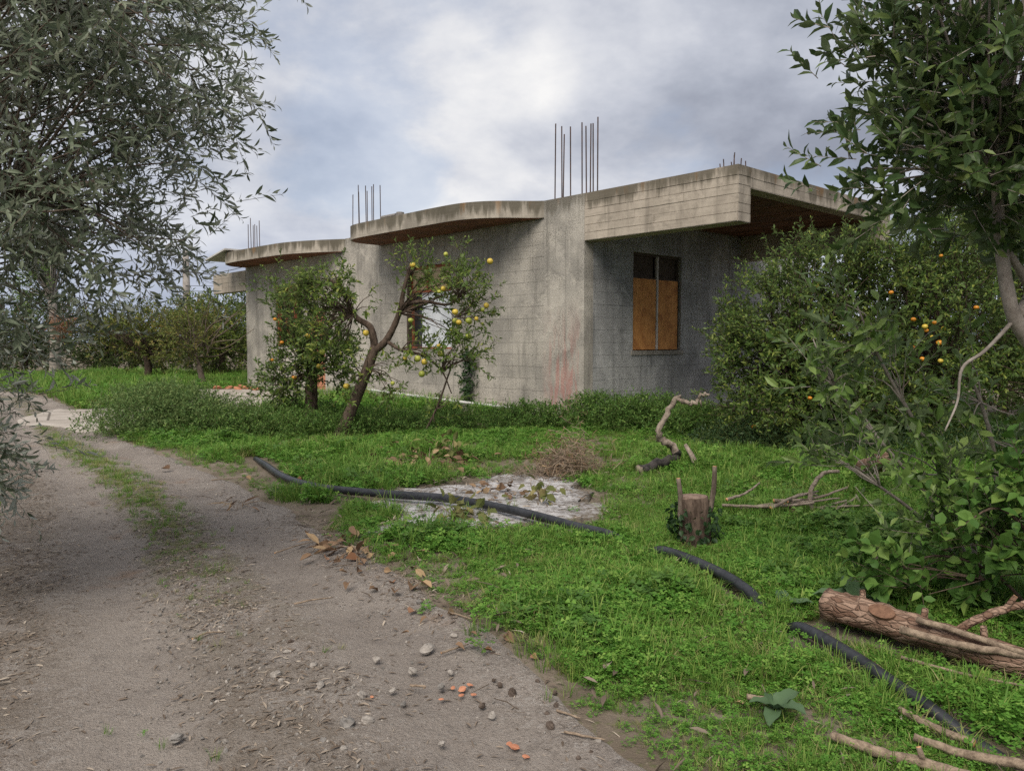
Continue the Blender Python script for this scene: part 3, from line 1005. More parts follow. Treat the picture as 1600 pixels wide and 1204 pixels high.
def scatter(tmpl, Rm, P, S):
    """copies of a template: rotation (N,3,3 columns = x,y,z axes), position, scale"""
    V, F = tmpl
    n = len(P)
    W_ = np.einsum('nij,vj->nvi', Rm, V) * np.asarray(S)[:, None, None] + P[:, None, :]
    Fo = F[None] + (np.arange(n) * len(V))[:, None, None]
    return W_.reshape(-1, 3), Fo.reshape(-1, F.shape[1])


def unit(a):
    return a / (np.linalg.norm(a, axis=-1, keepdims=True) + 1e-9)


def frames(d, up):
    """leaf frames: y along d, z near up"""
    x = unit(np.cross(d, up))
    z = np.cross(x, d)
    return np.stack([x, d, z], -1)


PRISM = (np.array([(math.cos(a), math.sin(a), z) for z in (0, 1) for a in (0, 2.094, 4.189)], float) * 1.0,
         np.array([(0, 1, 4, 3), (1, 2, 5, 4), (2, 0, 3, 5)]))


def sprigs(r, B, D, L, n, leafL, ang=0.9, droop=0.15, jit=0.25, up=0.3, curl=0.0):
    """twigs from bases B along D, n leaves on each: returns leaf frames, positions, lengths and twig ends"""
    m_ = len(B)
    L = L * r.uniform(.6, 1.25, m_)
    D = unit(D)
    h = np.where(np.abs(D[:, 2:3]) < .9, np.array([[0, 0, 1.0]]), np.array([[1.0, 0, 0]]))
    e1 = unit(np.cross(D, h)); e2 = np.cross(D, e1)
    k = np.arange(n)
    t = (k + .6) / n
    phi = r.uniform(0, 6.28, m_)[:, None] + k[None] * 2.4 + r.normal(0, .3, (m_, n))
    pos = B[:, None] + D[:, None] * (L[:, None] * t)[..., None]
    pos[..., 2] -= droop * (L[:, None] * t * t)
    rad = e1[:, None] * np.cos(phi)[..., None] + e2[:, None] * np.sin(phi)[..., None]
    a = ang * (1.1 - .55 * t)[None] * r.uniform(.75, 1.25, (m_, n))
    d = D[:, None] * np.cos(a)[..., None] + rad * np.sin(a)[..., None]
    d[..., 2] -= curl
    d = unit(d + r.normal(0, jit, d.shape))
    nrm = D[:, None] * np.sin(a)[..., None] - rad * np.cos(a)[..., None]
    nrm = unit(nrm * (1 - up) + np.array([0, 0, 1.0]) * up + r.normal(0, jit, d.shape))
    Rm = frames(d.reshape(-1, 3), nrm.reshape(-1, 3))
    ll = leafL * r.uniform(.6, 1.15, m_ * n) * np.tile(1.0 - .35 * (t > .8), m_)
    tip = B + D * L[:, None]
    tip[:, 2] -= droop * L
    return Rm, pos.reshape(-1, 3), ll, tip


def twig_mesh(B, T, r0):
    d = T - B
    L = np.linalg.norm(d, axis=1)
    z = d / L[:, None]
    h = np.where(np.abs(z[:, 2:3]) < .9, np.array([[0, 0, 1.0]]), np.array([[1.0, 0, 0]]))
    x = unit(np.cross(z, h)); y = np.cross(z, x)
    V, F = PRISM
    sc = np.where(V[:, 2] > .5, .35, 1.0) * r0
    W_ = B[:, None] + x[:, None] * (V[:, 0] * sc)[None, :, None] + y[:, None] * (V[:, 1] * sc)[None, :, None] + d[:, None] * V[:, 2][None, :, None]
    Fo = F[None] + (np.arange(len(B)) * 6)[:, None, None]
    return W_.reshape(-1, 3), Fo.reshape(-1, 4)


def crown(r, clumps, spread, sprig, twig_r):
    """clumps: (centre, radii, n_sub, n_sprig per sub, attach point). Returns leaves, twigs, branch paths"""
    RM, P, LL, B_, T_, paths = [], [], [], [], [], []
    for c, rad, nsub, nspr, att in clumps:
        c = np.array(c, float); rad = np.array(rad, float); att = np.array(att, float)
        q = unit(r.normal(0, 1, (nsub, 3))) * (r.random((nsub, 1)) ** 0.38)
        sub = c + q * rad
        for s in sub:
            mid_ = (att + s) / 2 + r.normal(0, .08, 3) * np.linalg.norm(s - att) + np.array([0, 0, .06 * np.linalg.norm(s - att)])
            paths.append([att, mid_, s])
        B = np.repeat(sub, nspr, 0) + r.normal(0, spread, (nsub * nspr, 3))
        D = unit(B - (c * .6 + att * .4)) * .75 + unit(r.normal(0, 1, B.shape)) * .6 + np.array([0, 0, sprig.get('rise', .15)])
        a, b, l_, t_ = sprigs(r, B, D, sprig['L'], sprig['n'], sprig['leaf'], sprig.get('ang', .9), sprig.get('droop', .15), sprig.get('jit', .25), sprig.get('up', .3), sprig.get('curl', 0))
        RM.append(a); P.append(b); LL.append(l_); B_.append(B); T_.append(t_)
    return np.concatenate(RM), np.concatenate(P), np.concatenate(LL), np.concatenate(B_), np.concatenate(T_), paths


CAM = np.array([0, 0, 1.5])


def seen(P):
    """roughly inside the picture's field of view"""
    d = P - CAM
    return (d[:, 1] > .5) & (np.abs(d[:, 0] / d[:, 1]) < .66) & (np.abs(d[:, 2] / d[:, 1] + .055) < .5)


def plant(root, r, limbs, clumps, spread, sprig, tmpl, lmat, bmat, twig_r=.003, br_r=.012, single=0, leafname='leaf', mainname='crown', limb_name='limb'):
    """limbs: list of (path, radii, name); everything in world coordinates below a root at the base"""
    off = np.array(root.location)
    Rm, P, LL, B, T, paths = crown(r, clumps, spread, sprig, twig_r)
    P = P - off; B = B - off; T = T - off
    for path, rad, nm in limbs:
        pth = smooth_path(np.array(path, float) - off, max(8, 5 * len(path)))
        rr = np.interp(np.linspace(0, 1, len(pth)), np.linspace(0, 1, len(rad)), rad)
        MB().tube(pth, rr, 10, rough=.12).build(nm, bmat, root, True)
    mb = MB()
    for pth in paths:
        q = smooth_path(np.array(pth) - off, 6)
        mb.tube(q, np.linspace(br_r, br_r * .35, len(q)), 5, cap=False)
    mb.build('branches', bmat, root, True)['kind'] = 'stuff'
    V, F = twig_mesh(B, T, twig_r)
    np_mesh('twigs', V, F, None, bmat, root, False, 'stuff')
    tm = leaf_template(tmpl)
    order = np.arange(len(P))
    if single:
        d = np.linalg.norm(P + off - CAM, axis=1) / np.maximum(LL, 1e-3)
        d[~seen(P + off)] = 1e9
        order = np.argsort(d)
        pick = order[:single]
        meshes = []
        for k in range(6):
            me = bpy.data.meshes.new(leafname)
            me.from_pydata(tm[0].tolist(), [], tm[1].tolist())
            a = me.attributes.new('rnd', 'FLOAT', 'FACE')
            a.data.foreach_set('value', [k / 6 + .05] * len(tm[1]))
            me.materials.append(lmat)
            meshes.append(me)
        for q, i in enumerate(pick):
            o = link(leafname, meshes[q % 6], root)
            mt = Matrix(Rm[i].tolist()).to_4x4()
            o.matrix_local = Matrix.Translation(Vector(P[i].tolist())) @ mt @ Matrix.Scale(float(LL[i]), 4)
        order = order[single:]
    Vs_, Fs_, nb_ = [], [], 0
    for k in range(4):                                   # four leaf shapes: flatter, curled, narrow, twisted
        sel = order[k::4]
        tv = tm[0].copy()
        tv[:, 0] *= (1.0, .85, 1.15, .95)[k]
        tv[:, 2] = tv[:, 2] * (.4, 1.7, 1.0, 1.2)[k] + (0, 0, .06, .0)[k] * np.sin(tv[:, 1] * 3.1) + (0, .0, .0, .5)[k] * tv[:, 0] * tv[:, 1]
        a_, b_ = scatter((tv, tm[1]), Rm[sel], P[sel], LL[sel])
        Vs_.append(a_); Fs_.append(b_ + nb_); nb_ += len(a_)
    V, F = np.concatenate(Vs_), np.concatenate(Fs_)
    rn = np.repeat(r.random(len(order)), len(tm[1]))
    np_mesh(mainname, V, F, rn, lmat, root, False, 'stuff')
    return Rm, P + off, LL


# fruit
def fruit_mesh(name, m_, squash=.9, seed=0):
    rr = random.Random(seed)
    V, F = [], []
    nu, nv = 12, 8
    for j in range(nv + 1):
        th = math.pi * j / nv
        for i in range(nu):
            ph = 2 * math.pi * i / nu
            q = 1 + rr.uniform(-.03, .03)
            dz = -.10 if j == 0 else 0
            V.append((math.sin(th) * math.cos(ph) * q, math.sin(th) * math.sin(ph) * q, (math.cos(th) + dz) * squash))
    for j in range(nv):
        for i in range(nu):
            i2 = (i + 1) % nu
            F.append((j * nu + i, (j + 1) * nu + i, (j + 1) * nu + i2, j * nu + i2))
    b = MB(); b.add(V, F)
    me = b.mesh(name, True)
    me.materials.append(m_)
    return me


FY = [fruit_mesh('grapefruit', M['fruity'], .92, 1), fruit_mesh('grapefruit', M['fruitg'], .98, 9), fruit_mesh('grapefruit', M['fruity'], 1.02, 3), fruit_mesh('grapefruit', M['fruitg'], .9, 4)]
FO = [fruit_mesh('mandarin', M['fruito'], .8, k) for k in range(2)] + [fruit_mesh('mandarin', M['fruity'], .85, 5)]


def hang(root, name, meshes, pts, rad, r):
    off = np.array(root.location)
    for k, p_ in enumerate(pts):
        o = link(name, meshes[k % len(meshes)], root)
        o.location = Vector((np.array(p_) + np.array([r.normal(0, .03), r.uniform(0, .22), 0]) - off).tolist())
        s = rad * r.uniform(.7, 1.18)
        o.scale = (s, s, s)
        o.rotation_euler = (r.uniform(-.3, .3), r.uniform(-.3, .3), r.uniform(0, 6))


# ------------------------------------------------------------------ trees
r = np.random.default_rng(11)

# olive beside the track
ol = empty('olive_tree', (-4.25, 4.75, hz(-4.25, 4.75)))
tag(ol, 'grey green olive tree overhanging the dirt track', 'tree')
oa = (-3.75, 4.75, 1.9)
ob = (-3.55, 4.55, 2.6)
plant(ol, r,
      [([(-4.25, 4.75, -.15), (-4.2, 4.76, .5), (-4.0, 4.78, 1.2), (-3.75, 4.75, 1.9)], [.20, .15, .13, .11], 'trunk'),
       ([(-3.78, 4.75, 1.85), (-3.6, 4.6, 2.4), (-3.2, 4.5, 3.0), (-2.7, 4.45, 3.6)], [.09, .07, .05, .025], 'limb'),
       ([(-3.78, 4.75, 1.85), (-3.4, 4.6, 2.1), (-2.9, 4.5, 2.3), (-2.3, 4.4, 2.4)], [.07, .05, .035, .015], 'limb'),
       ([(-4.0, 4.78, 1.2), (-3.6, 4.3, 1.5), (-3.1, 4.1, 1.3)], [.06, .04, .015], 'limb')],
      [((-2.75, 4.5, 3.15), (.95, .95, .65), 38, 10, ob),
       ((-3.1, 4.5, 2.5), (.85, .95, .6), 36, 10, oa),
       ((-2.3, 4.4, 2.75), (.6, .6, .48), 24, 9, (-2.9, 4.5, 2.3)),
       ((-2.15, 4.35, 3.25), (.6, .6, .5), 24, 9, (-2.7, 4.45, 3.4)),
       ((-2.35, 4.4, 2.12), (.5, .5, .28), 14, 9, (-2.9, 4.5, 2.3)),
       ((-3.0, 4.3, 1.85), (.5, .6, .45), 15, 9, oa),
       ((-3.15, 4.2, 1.25), (.34, .5, .48), 16, 10, (-3.3, 4.2, 1.4)),
       ((-3.0, 4.0, .82), (.22, .3, .26), 7, 8, (-3.1, 4.1, 1.3)),
       ((-2.5, 4.6, 3.9), (1.0, 1.0, .5), 28, 10, (-2.7, 4.45, 3.6)),
       ((-4.0, 5.0, 3.3), (1.0, 1.2, .9), 36, 11, ob),
       ((-4.4, 4.3, 2.4), (.9, .9, .7), 20, 12, oa)],
      .13, dict(L=.30, n=14, leaf=.082, ang=.85, droop=.22, jit=.22, up=.25, rise=.05), 'lance', M['olive'], M['bark'], .0022, .010, single=300)

# bay tree at the edge of the grove
bt = empty('bay_tree', (3.35, 4.3, hz(3.35, 4.3)))
tag(bt, 'dark leaved bay tree with a smooth pale curved trunk', 'tree')
bj = (2.44, 4.0, 2.35)
plant(bt, r,
      [([(3.4, 4.3, -.1), (3.05, 4.15, .9), (2.76, 4.05, 1.40), (2.58, 4.0, 1.62), (2.51, 4.0, 1.9), (2.46, 4.0, 2.3), (2.38, 4.0, 3.0), (2.3, 4.0, 3.9)], [.055, .044, .040, .036, .032, .027, .022, .012], 'trunk'),
       ([(2.60, 4.0, 1.64), (2.72, 4.1, 1.75), (2.95, 4.2, 2.2), (3.2, 4.3, 2.9)], [.032, .03, .026, .018], 'limb'),
       ([(2.53, 4.0, 1.96), (2.66, 4.05, 1.82), (2.80, 4.1, 1.6), (2.95, 4.15, 1.2)], [.018, .022, .026, .028], 'limb'),
       ([(2.58, 4.0, 1.62), (2.42, 3.98, 1.46), (2.30, 3.97, 1.37), (2.28, 3.97, 1.2), (2.21, 3.95, 1.05)], [.011, .009, .008, .006, .004], 'limb')],
      [((2.35, 4.0, 3.3), (.55, .6, .60), 28, 8, bj),
       ((2.75, 4.2, 2.9), (.55, .6, .55), 26, 8, bj),
       ((2.3, 3.95, 2.75), (.38, .5, .36), 20, 8, bj),
       ((2.5, 4.0, 2.45), (.32, .45, .2), 13, 7, bj),
       ((1.95, 3.95, 2.40), (.26, .25, .13), 8, 5, (2.3, 4.0, 2.35)),
       ((2.2, 3.95, 2.3), (.2, .25, .14), 7, 5, (2.4, 4.0, 2.3)),
       ((1.95, 3.95, 2.98), (.2, .3, .3), 7, 5, (2.3, 4.0, 2.8)),
       ((3.2, 4.4, 2.6), (.6, .7, .7), 28, 8, (3.0, 4.2, 2.3)),
       ((2.7, 4.3, 2.25), (.4, .5, .22), 14, 8, bj),
       ((2.6, 4.1, 3.9), (.8, .8, .4), 24, 8, (2.3, 4.0, 3.6))],
      .11, dict(L=.24, n=10, leaf=.098, ang=.75, droop=.05, jit=.2, up=.2, rise=.25), 'oval', M['bay'], M['barkp'], .003, .010, single=300)

# pale shoots in front of the mandarins
sh = empty('leafy_sapling', (2.95, 4.75, hz(2.95, 4.75)))
tag(sh, 'sapling with long arching shoots of pale glossy leaves beside the felled log', 'sapling')
plant(sh, r,
      [([(2.95, 4.75, -.05), (2.70, 4.7, .6), (2.38, 4.6, 1.05), (2.12, 4.5, 1.42), (1.96, 4.5, 1.78)], [.016, .014, .011, .008, .003], 'stem'),
       ([(2.95, 4.75, -.05), (2.55, 4.6, .5), (2.15, 4.5, .92), (1.82, 4.4, 1.26), (1.70, 4.4, 1.52)], [.015, .012, .010, .007, .003], 'stem'),
       ([(2.97, 4.75, -.05), (2.92, 4.65, .7), (2.75, 4.55, 1.15), (2.6, 4.5, 1.4)], [.016, .013, .010, .004], 'stem'),
       ([(2.93, 4.75, -.05), (2.45, 4.5, .42), (2.1, 4.4, .68), (1.80, 4.35, .86)], [.014, .012, .008, .003], 'stem'),
       ([(2.98, 4.75, -.05), (3.05, 4.6, .6), (3.0, 4.5, 1.0)], [.014, .012, .005], 'stem')],
      [((1.98, 4.48, 1.62), (.12, .15, .22), 7, 3, (2.12, 4.5, 1.42)),
       ((2.2, 4.52, 1.30), (.16, .2, .18), 7, 4, (2.3, 4.57, 1.15)),
       ((1.78, 4.4, 1.36), (.12, .15, .2), 7, 3, (1.82, 4.4, 1.26)),
       ((2.0, 4.45, 1.08), (.18, .2, .16), 6, 3, (2.15, 4.5, .92)),
       ((2.5, 4.6, .85), (.3, .25, .25), 8, 3, (2.6, 4.67, .7)),
       ((1.95, 4.38, .80), (.2, .2, .14), 8, 4, (2.1, 4.4, .68)),
       ((2.35, 4.4, .55), (.3, .25, .2), 9, 4, (2.45, 4.5, .42)),
       ((2.7, 4.5, 1.2), (.25, .25, .22), 6, 3, (2.75, 4.55, 1.15)),
       ((2.95, 4.55, .9), (.28, .25, .3), 6, 4, (3.0, 4.55, .85)),
       ((2.75, 4.4, .5), (.35, .25, .3), 8, 4, (2.9, 4.65, .6))],
      .05, dict(L=.22, n=8, leaf=.100, ang=.8, droop=.05, jit=.25, up=.45, rise=.35), 'oval', M['shoot'], M['barkp'], .0025, .006, single=300)

# bramble tangle round the log
bb = empty('bramble_bush', (2.85, 4.0, hz(2.85, 4.0)))
tag(bb, 'dark tangled bramble with broad leaves growing over the felled log', 'bramble')
plant(bb, r, [([(2.85, 4.0, -.05), (2.75, 4.0, .4), (2.5, 3.95, .65), (2.25, 3.9, .55)], [.010, .009, .007, .003], 'stem'),
              ([(2.85, 4.0, -.05), (2.95, 4.0, .5), (2.85, 3.9, .85), (2.6, 3.8, .95)], [.010, .009, .007, .003], 'stem'),
              ([(2.85, 4.0, -.05), (2.6, 4.1, .25), (2.3, 4.15, .35), (2.05, 4.2, .22)], [.009, .008, .006, .003], 'stem')],
      [((2.55, 4.05, .42), (.32, .3, .24), 15, 4, (2.75, 4.0, .3)), ((2.8, 4.0, .65), (.3, .3, .3), 15, 4, (2.9, 4.0, .45)),
       ((2.25, 4.1, .30), (.25, .22, .16), 11, 4, (2.5, 4.05, .25)), ((2.85, 3.75, .40), (.28, .2, .26), 12, 4, (2.85, 3.95, .2)),
       ((3.0, 4.1, 1.0), (.3, .3, .2), 8, 4, (2.9, 4.0, .8))],
      .06, dict(L=.2, n=6, leaf=.085, ang=1.0, droop=.2, jit=.3, up=.5, rise=.2), 'broad', M['weed'], M['barkd'], .0025, .005, single=200)

# mandarin trees
SPM = dict(L=.30, n=13, leaf=.085, ang=.9, droop=.1, jit=.3, up=.35, rise=.2)


def mandarin(loc, label, clumps, lmat, fruits=()):
    t = empty('mandarin_tree', (loc[0], loc[1], hz(*loc)))
    tag(t, label, 'tree', 'mandarin trees beside the porch')
    x, y = loc
    a = (x, y, .7)
    plant(t, r, [([(x, y, -.1), (x + .05, y, .35), (x, y, .75)], [.11, .09, .08], 'trunk'),
                 ([(x, y, .7), (x + .3, y + .1, 1.2), (x + .5, y, 1.9)], [.06, .045, .02], 'limb'),
                 ([(x, y, .7), (x - .35, y - .1, 1.2), (x - .5, y, 1.8)], [.06, .045, .02], 'limb')],
          [(c, rd, n, k, a) for c, rd, n, k in clumps], .16, SPM, 'oval', lmat, M['barkd'], .004, .014)
    hang(t, 'mandarin', FO, [(x_ + r.normal(0, .05), y_ + r.uniform(.0, .2), z_ + r.normal(0, .04)) for x_, y_, z_ in fruits], .038, r)
    return t


mandarin((4.35, 11.7), 'rounded mandarin tree dense with dark leaves against the porch wall',
         [((4.35, 11.6, 1.6), (1.2, 1.05, 1.0), 74, 14), ((3.75, 11.3, .75), (.75, .8, .55), 30, 12), ((4.7, 11.2, .8), (.95, .85, .6), 34, 12), ((4.6, 11.7, 2.45), (.85, .7, .5), 32, 12), ((3.55, 11.6, 1.3), (.45, .5, .5), 14, 11)],
         M['mand'], [(4.28, 10.5, 2.35), (3.95, 10.3, .74), (3.86, 10.25, .52), (3.36, 10.5, .26), (4.0, 10.3, .17)])
mandarin((6.3, 11.6), 'large mandarin tree hung with orange fruit in the middle of its row',
         [((6.2, 11.5, 1.8), (1.4, 1.2, 1.2), 86, 14), ((5.6, 11.0, .85), (1.0, .9, .6), 36, 12), ((7.1, 11.1, .95), (1.0, .9, .7), 32, 12), ((6.2, 11.6, 2.8), (1.1, .9, .55), 44, 12)],
         M['mand'], [(5.2, 10.35, 2.16), (5.43, 10.25, 1.82), (5.50, 10.2, 1.59), (5.60, 10.2, 1.54), (5.62, 10.25, 1.76), (5.64, 10.25, 1.67), (5.36, 10.2, 1.41), (5.46, 10.2, 1.44), (5.68, 10.2, 1.33), (5.89, 10.4, 2.68), (6.70, 10.25, 2.08), (6.64, 10.25, 2.14), (6.25, 10.3, 1.97), (5.44, 10.2, 1.66), (5.53, 10.15, 1.70)])
mandarin((9.0, 13.2), 'tall mandarin tree with light painted into its yellow green leaves rising behind the bay tree trunk',
         [((8.8, 13.0, 2.3), (1.5, 1.3, 1.35), 60, 12), ((8.4, 12.8, 3.6), (1.4, 1.1, .7), 50, 12), ((9.0, 12.4, 1.0), (1.2, 1.0, .8), 28, 11)],
         M['mandy'], [(7.9, 11.9, 3.55), (8.4, 11.9, 2.9), (7.7, 12.0, 2.7)])
mandarin((6.9, 13.9), 'mandarin tree growing close under the open end of the porch',
         [((6.8, 13.8, 1.6), (1.3, 1.0, 1.2), 56, 12), ((5.6, 13.0, 1.3), (.9, .8, 1.1), 40, 12), ((7.0, 13.7, 2.7), (1.0, .8, .5), 26, 11)], M['mand'], [(5.6, 12.1, 2.0)])
mandarin((10.4, 16.5), 'mandarin tree standing deepest in the row behind the porch',
         [((10.2, 16.3, 1.8), (1.9, 1.3, 1.5), 60, 12), ((12.5, 15.5, 1.8), (1.6, 1.3, 1.6), 50, 12), ((10.5, 16, 3.2), (1.5, 1.2, .7), 34, 11)], M['mand'], [])
mandarin((8.6, 9.6), 'shaded mandarin tree beyond the leafy sapling',
         [((8.5, 9.5, 1.5), (1.4, 1.2, 1.2), 50, 12), ((8.0, 9.2, .7), (1.1, 1.0, .6), 30, 11)], M['mand'], [(7.3, 8.9, 1.2), (7.2, 8.9, 1.6)])

# leaning grapefruit tree in front of the facade
gf = empty('grapefruit_tree', (-2.74, 12.5, hz(-2.74, 12.5)))
tag(gf, 'leaning sparse grapefruit tree with yellow fruit and a forked dark trunk', 'tree')
fr, fl = (-1.78, 12.4, 1.96), (-2.55, 12.5, 1.95)
plant(gf, r,
      [([(-2.80, 12.5, -.1), (-2.72, 12.5, .1), (-2.60, 12.5, .4), (-2.38, 12.5, .93), (-2.19, 12.5, 1.45)], [.145, .105, .095, .088, .08], 'trunk'),
       ([(-2.22, 12.5, 1.35), (-2.0, 12.45, 1.55), (-1.80, 12.4, 1.94), (-1.71, 12.4, 2.36), (-1.62, 12.4, 2.71)], [.065, .055, .044, .032, .016], 'limb'),
       ([(-2.20, 12.5, 1.42), (-2.27, 12.5, 1.74), (-2.5, 12.5, 1.91), (-2.71, 12.5, 2.3), (-2.92, 12.5, 2.5)], [.065, .055, .044, .028, .016], 'limb'),
       ([(-1.75, 12.4, 2.1), (-1.4, 12.35, 2.15), (-1.0, 12.3, 2.1), (-.75, 12.3, 2.3)], [.035, .028, .02, .01], 'limb'),
       ([(-2.0, 12.45, 1.52), (-1.75, 12.3, 1.38), (-1.4, 12.2, 1.3), (-1.1, 12.2, 1.05), (-.95, 12.2, .7)], [.03, .025, .02, .014, .008], 'limb'),
       ([(-1.45, 12.3, -.05), (-1.2, 12.3, .45), (-1.02, 12.3, .95), (-.9, 12.3, 1.3)], [.02, .018, .014, .008], 'limb')],
      [((-1.05, 12.3, 2.45), (.42, .4, .26), 14, 5, fr), ((-.72, 12.3, 2.5), (.32, .4, .45), 20, 5, (-.85, 12.3, 2.2)),
       ((-.95, 12.3, 1.75), (.36, .4, .2), 9, 4, fr), ((-.72, 12.2, 1.3), (.38, .35, .22), 13, 4, (-1.1, 12.2, 1.05)),
       ((-1.6, 12.4, 2.3), (.22, .3, .3), 6, 3, fr), ((-1.55, 12.4, 2.75), (.2, .25, .22), 9, 4, (-1.65, 12.4, 2.5)),
       ((-1.35, 12.2, 1.35), (.4, .35, .2), 13, 4, (-1.75, 12.3, 1.38)),
       ((-2.5, 12.5, 2.15), (.4, .4, .3), 11, 3, fl), ((-2.9, 12.5, 2.45), (.4, .4, .3), 24, 5, (-2.8, 12.5, 2.4)),
       ((-3.3, 12.5, 2.2), (.45, .45, .35), 20, 5, fl), ((-3.0, 12.4, 1.7), (.5, .45, .4), 22, 5, fl),
       ((-1.95, 12.3, .95), (.25, .3, .35), 7, 3, (-2.3, 12.4, 1.1)), ((-1.15, 12.3, .5), (.35, .3, .3), 7, 2, (-1.2, 12.3, .45)),
       ((-2.5, 12.3, 1.0), (.3, .3, .4), 9, 4, (-2.38, 12.5, .93)), ((-.55, 12.3, 1.95), (.22, .3, .4), 7, 3, (-.9, 12.3, 1.9))],
      .09, dict(L=.24, n=8, leaf=.095, ang=.9, droop=.1, jit=.3, up=.35, rise=.2), 'oval', M['citrus'], M['barkd'], .004, .011)
hang(gf, 'grapefruit', FY, [(-0.84, 12.0, 1.97), (-0.49, 12.1, 2.01), (-0.34, 12.1, 2.08), (-0.91, 12.0, 1.84), (-0.77, 12.0, 1.81), (-0.66, 12.0, 1.84), (-0.54, 12.0, 1.87), (-1.18, 12.0, 2.28), (-1.52, 12.1, 2.7), (-1.06, 12.0, 2.87), (-0.36, 12.1, 2.77), (-0.95, 12.05, 1.70), (-1.68, 12.0, 1.25), (-1.46, 12.0, 1.25), (-1.33, 12.0, 1.2), (-1.88, 12.1, 0.86), (-2.62, 12.1, 0.81), (-1.38, 12.0, 1.01), (-2.32, 12.1, 1.65), (-0.69, 12.0, 1.6), (-1.18, 12.0, 1.45), (-1.09, 12.0, 1.33), (-0.98, 12.0, 2.33), (-1.58, 12.0, 1.84), (-3.2, 12.0, 1.6), (-2.9, 12.0, 1.35)], .046, r)

# bushier orange tree behind it
ot = empty('orange_tree', (-3.6, 13.8, hz(-3.6, 13.8)))
tag(ot, 'bushy orange tree with a straight short trunk beside the leaning grapefruit tree', 'tree')
a = (-3.55, 13.8, 1.0)
plant(ot, r, [([(-3.6, 13.8, -.1), (-3.57, 13.8, .5), (-3.55, 13.8, 1.05)], [.13, .11, .10], 'trunk'),
              ([(-3.55, 13.8, 1.0), (-3.8, 13.8, 1.5), (-4.0, 13.7, 2.2)], [.06, .045, .02], 'limb'),
              ([(-3.55, 13.8, 1.0), (-3.3, 13.8, 1.5), (-3.1, 13.7, 2.1)], [.06, .045, .02], 'limb')],
      [((-3.95, 13.8, 2.0), (.35, .4, .35), 14, 5, a), ((-3.4, 13.8, 2.1), (.4, .4, .35), 14, 5, a), ((-3.85, 13.7, 1.45), (.42, .5, .35), 24, 7, a),
       ((-3.2, 13.6, 1.4), (.45, .5, .4), 24, 7, a), ((-4.0, 13.6, .85), (.35, .4, .32), 20, 8, a), ((-3.15, 13.6, .95), (.35, .4, .25), 10, 6, a), ((-4.15, 13.8, 2.5), (.18, .25, .25), 5, 4, (-3.95, 13.7, 2.2))],
      .12, dict(L=.26, n=10, leaf=.09, ang=.9, droop=.1, jit=.3, up=.35, rise=.2), 'oval', M['mand'], M['barkd'], .004, .012)
hang(ot, 'orange', FO, [(-3.9, 13.1, 1.5), (-4.1, 13.2, 1.2), (-3.4, 13.0, 1.7), (-3.7, 13.1, .9), (-4.1, 13.3, 1.9), (-3.2, 13.0, 1.1)], .042, r)

# small pruned citrus with bare grey branches beside the pad
bs = empty('pruned_tree', (-10.4, 26.0, hz(-10.4, 26)))
tag(bs, 'small pruned fruit tree with bare grey branches beyond the concrete apron', 'tree')
limbs = [([(-10.3, 26, -.1), (-10.45, 26, .6), (-10.6, 26, 1.1)], [.11, .09, .07], 'trunk')]
for k in range(12):
    e = (-10.4 + r.uniform(-.6, 1.9), 26 + r.uniform(-.8, .6), 1.1 + r.uniform(.2, 1.9))
    q = ((-10.6 + e[0]) / 2 + r.uniform(-.3, .3), (26 + e[1]) / 2, (1.0 + e[2]) / 2 + r.uniform(-.2, .3))
    limbs.append(([(-10.6 + r.uniform(-.1, .5), 26, 1.05 + r.uniform(-.1, .5)), q, e], [.028, .02, .008], 'limb'))
limbs = [(p_, q_, n_) for p_, q_, n_ in limbs]
plant(bs, r, limbs, [((-11.0, 25.8, 1.9), (.9, .7, .7), 26, 7, (-10.6, 26, 1.1)), ((-10.4, 26, 2.6), (.9, .7, .4), 8, 4, (-10.6, 26, 1.4))],
      .15, dict(L=.4, n=9, leaf=.13, rise=.2), 'small', M['vine'], M['bark'], .006, .012)

# trees and hedge beyond the lawn
SPB = dict(L=.55, n=10, leaf=.19, ang=.9, droop=.1, jit=.35, up=.35, rise=.15)


def far_tree(name, label, x, y, clumps, lmat, bark='barkd', trunk_r=.14, top=1.4, group='trees beyond the lawn'):
    t = empty(name, (x, y, hz(x, y)))
    tag(t, label, 'tree', group)
    a = (x, y, top)
    plant(t, r, [([(x, y, -.2), (x + .1, y, top * .5), (x, y, top)], [trunk_r * 1.2, trunk_r, trunk_r * .8], 'trunk')],
          [(c, rd, n, k, a) for c, rd, n, k in clumps], .3, SPB, 'small', lmat, M[bark], .01, .03)
    return t


far_tree('fruit_tree', 'low spreading tree with yellow autumn leaves beyond the lawn', -14.6, 31.0,
         [((-15.6, 31, 1.9), (1.5, 1.0, .7), 26, 8), ((-13.4, 31, 2.0), (1.5, 1.0, .8), 26, 8), ((-14.6, 31, 1.2), (2.0, 1.0, .5), 18, 7)], M['vine'], top=1.0)
far_tree('fruit_tree', 'rounded tree turning yellow in front of the utility pole', -12.2, 32.5,
         [((-12.4, 32.5, 2.3), (1.6, 1.2, 1.0), 34, 9), ((-11.6, 32.5, 1.2), (1.6, 1.2, .8), 26, 9)], M['mandy'], top=1.2)
far_tree('evergreen_tree', 'dark green tree beside the far end of the house', -10.6, 35.5,
         [((-10.9, 35.5, 2.4), (2.0, 1.5, 1.3), 46, 10), ((-10.2, 35.5, 1.2), (2.2, 1.5, .9), 36, 10)], M['hedge'])
far_tree('evergreen_tree', 'dark green tree at the foot of the utility pole', -15.2, 39.5,
         [((-15.2, 39.5, 2.5), (2.4, 1.8, 1.4), 50, 10), ((-15.2, 39.0, 1.2), (2.6, 1.6, .9), 40, 10)], M['hedge'])
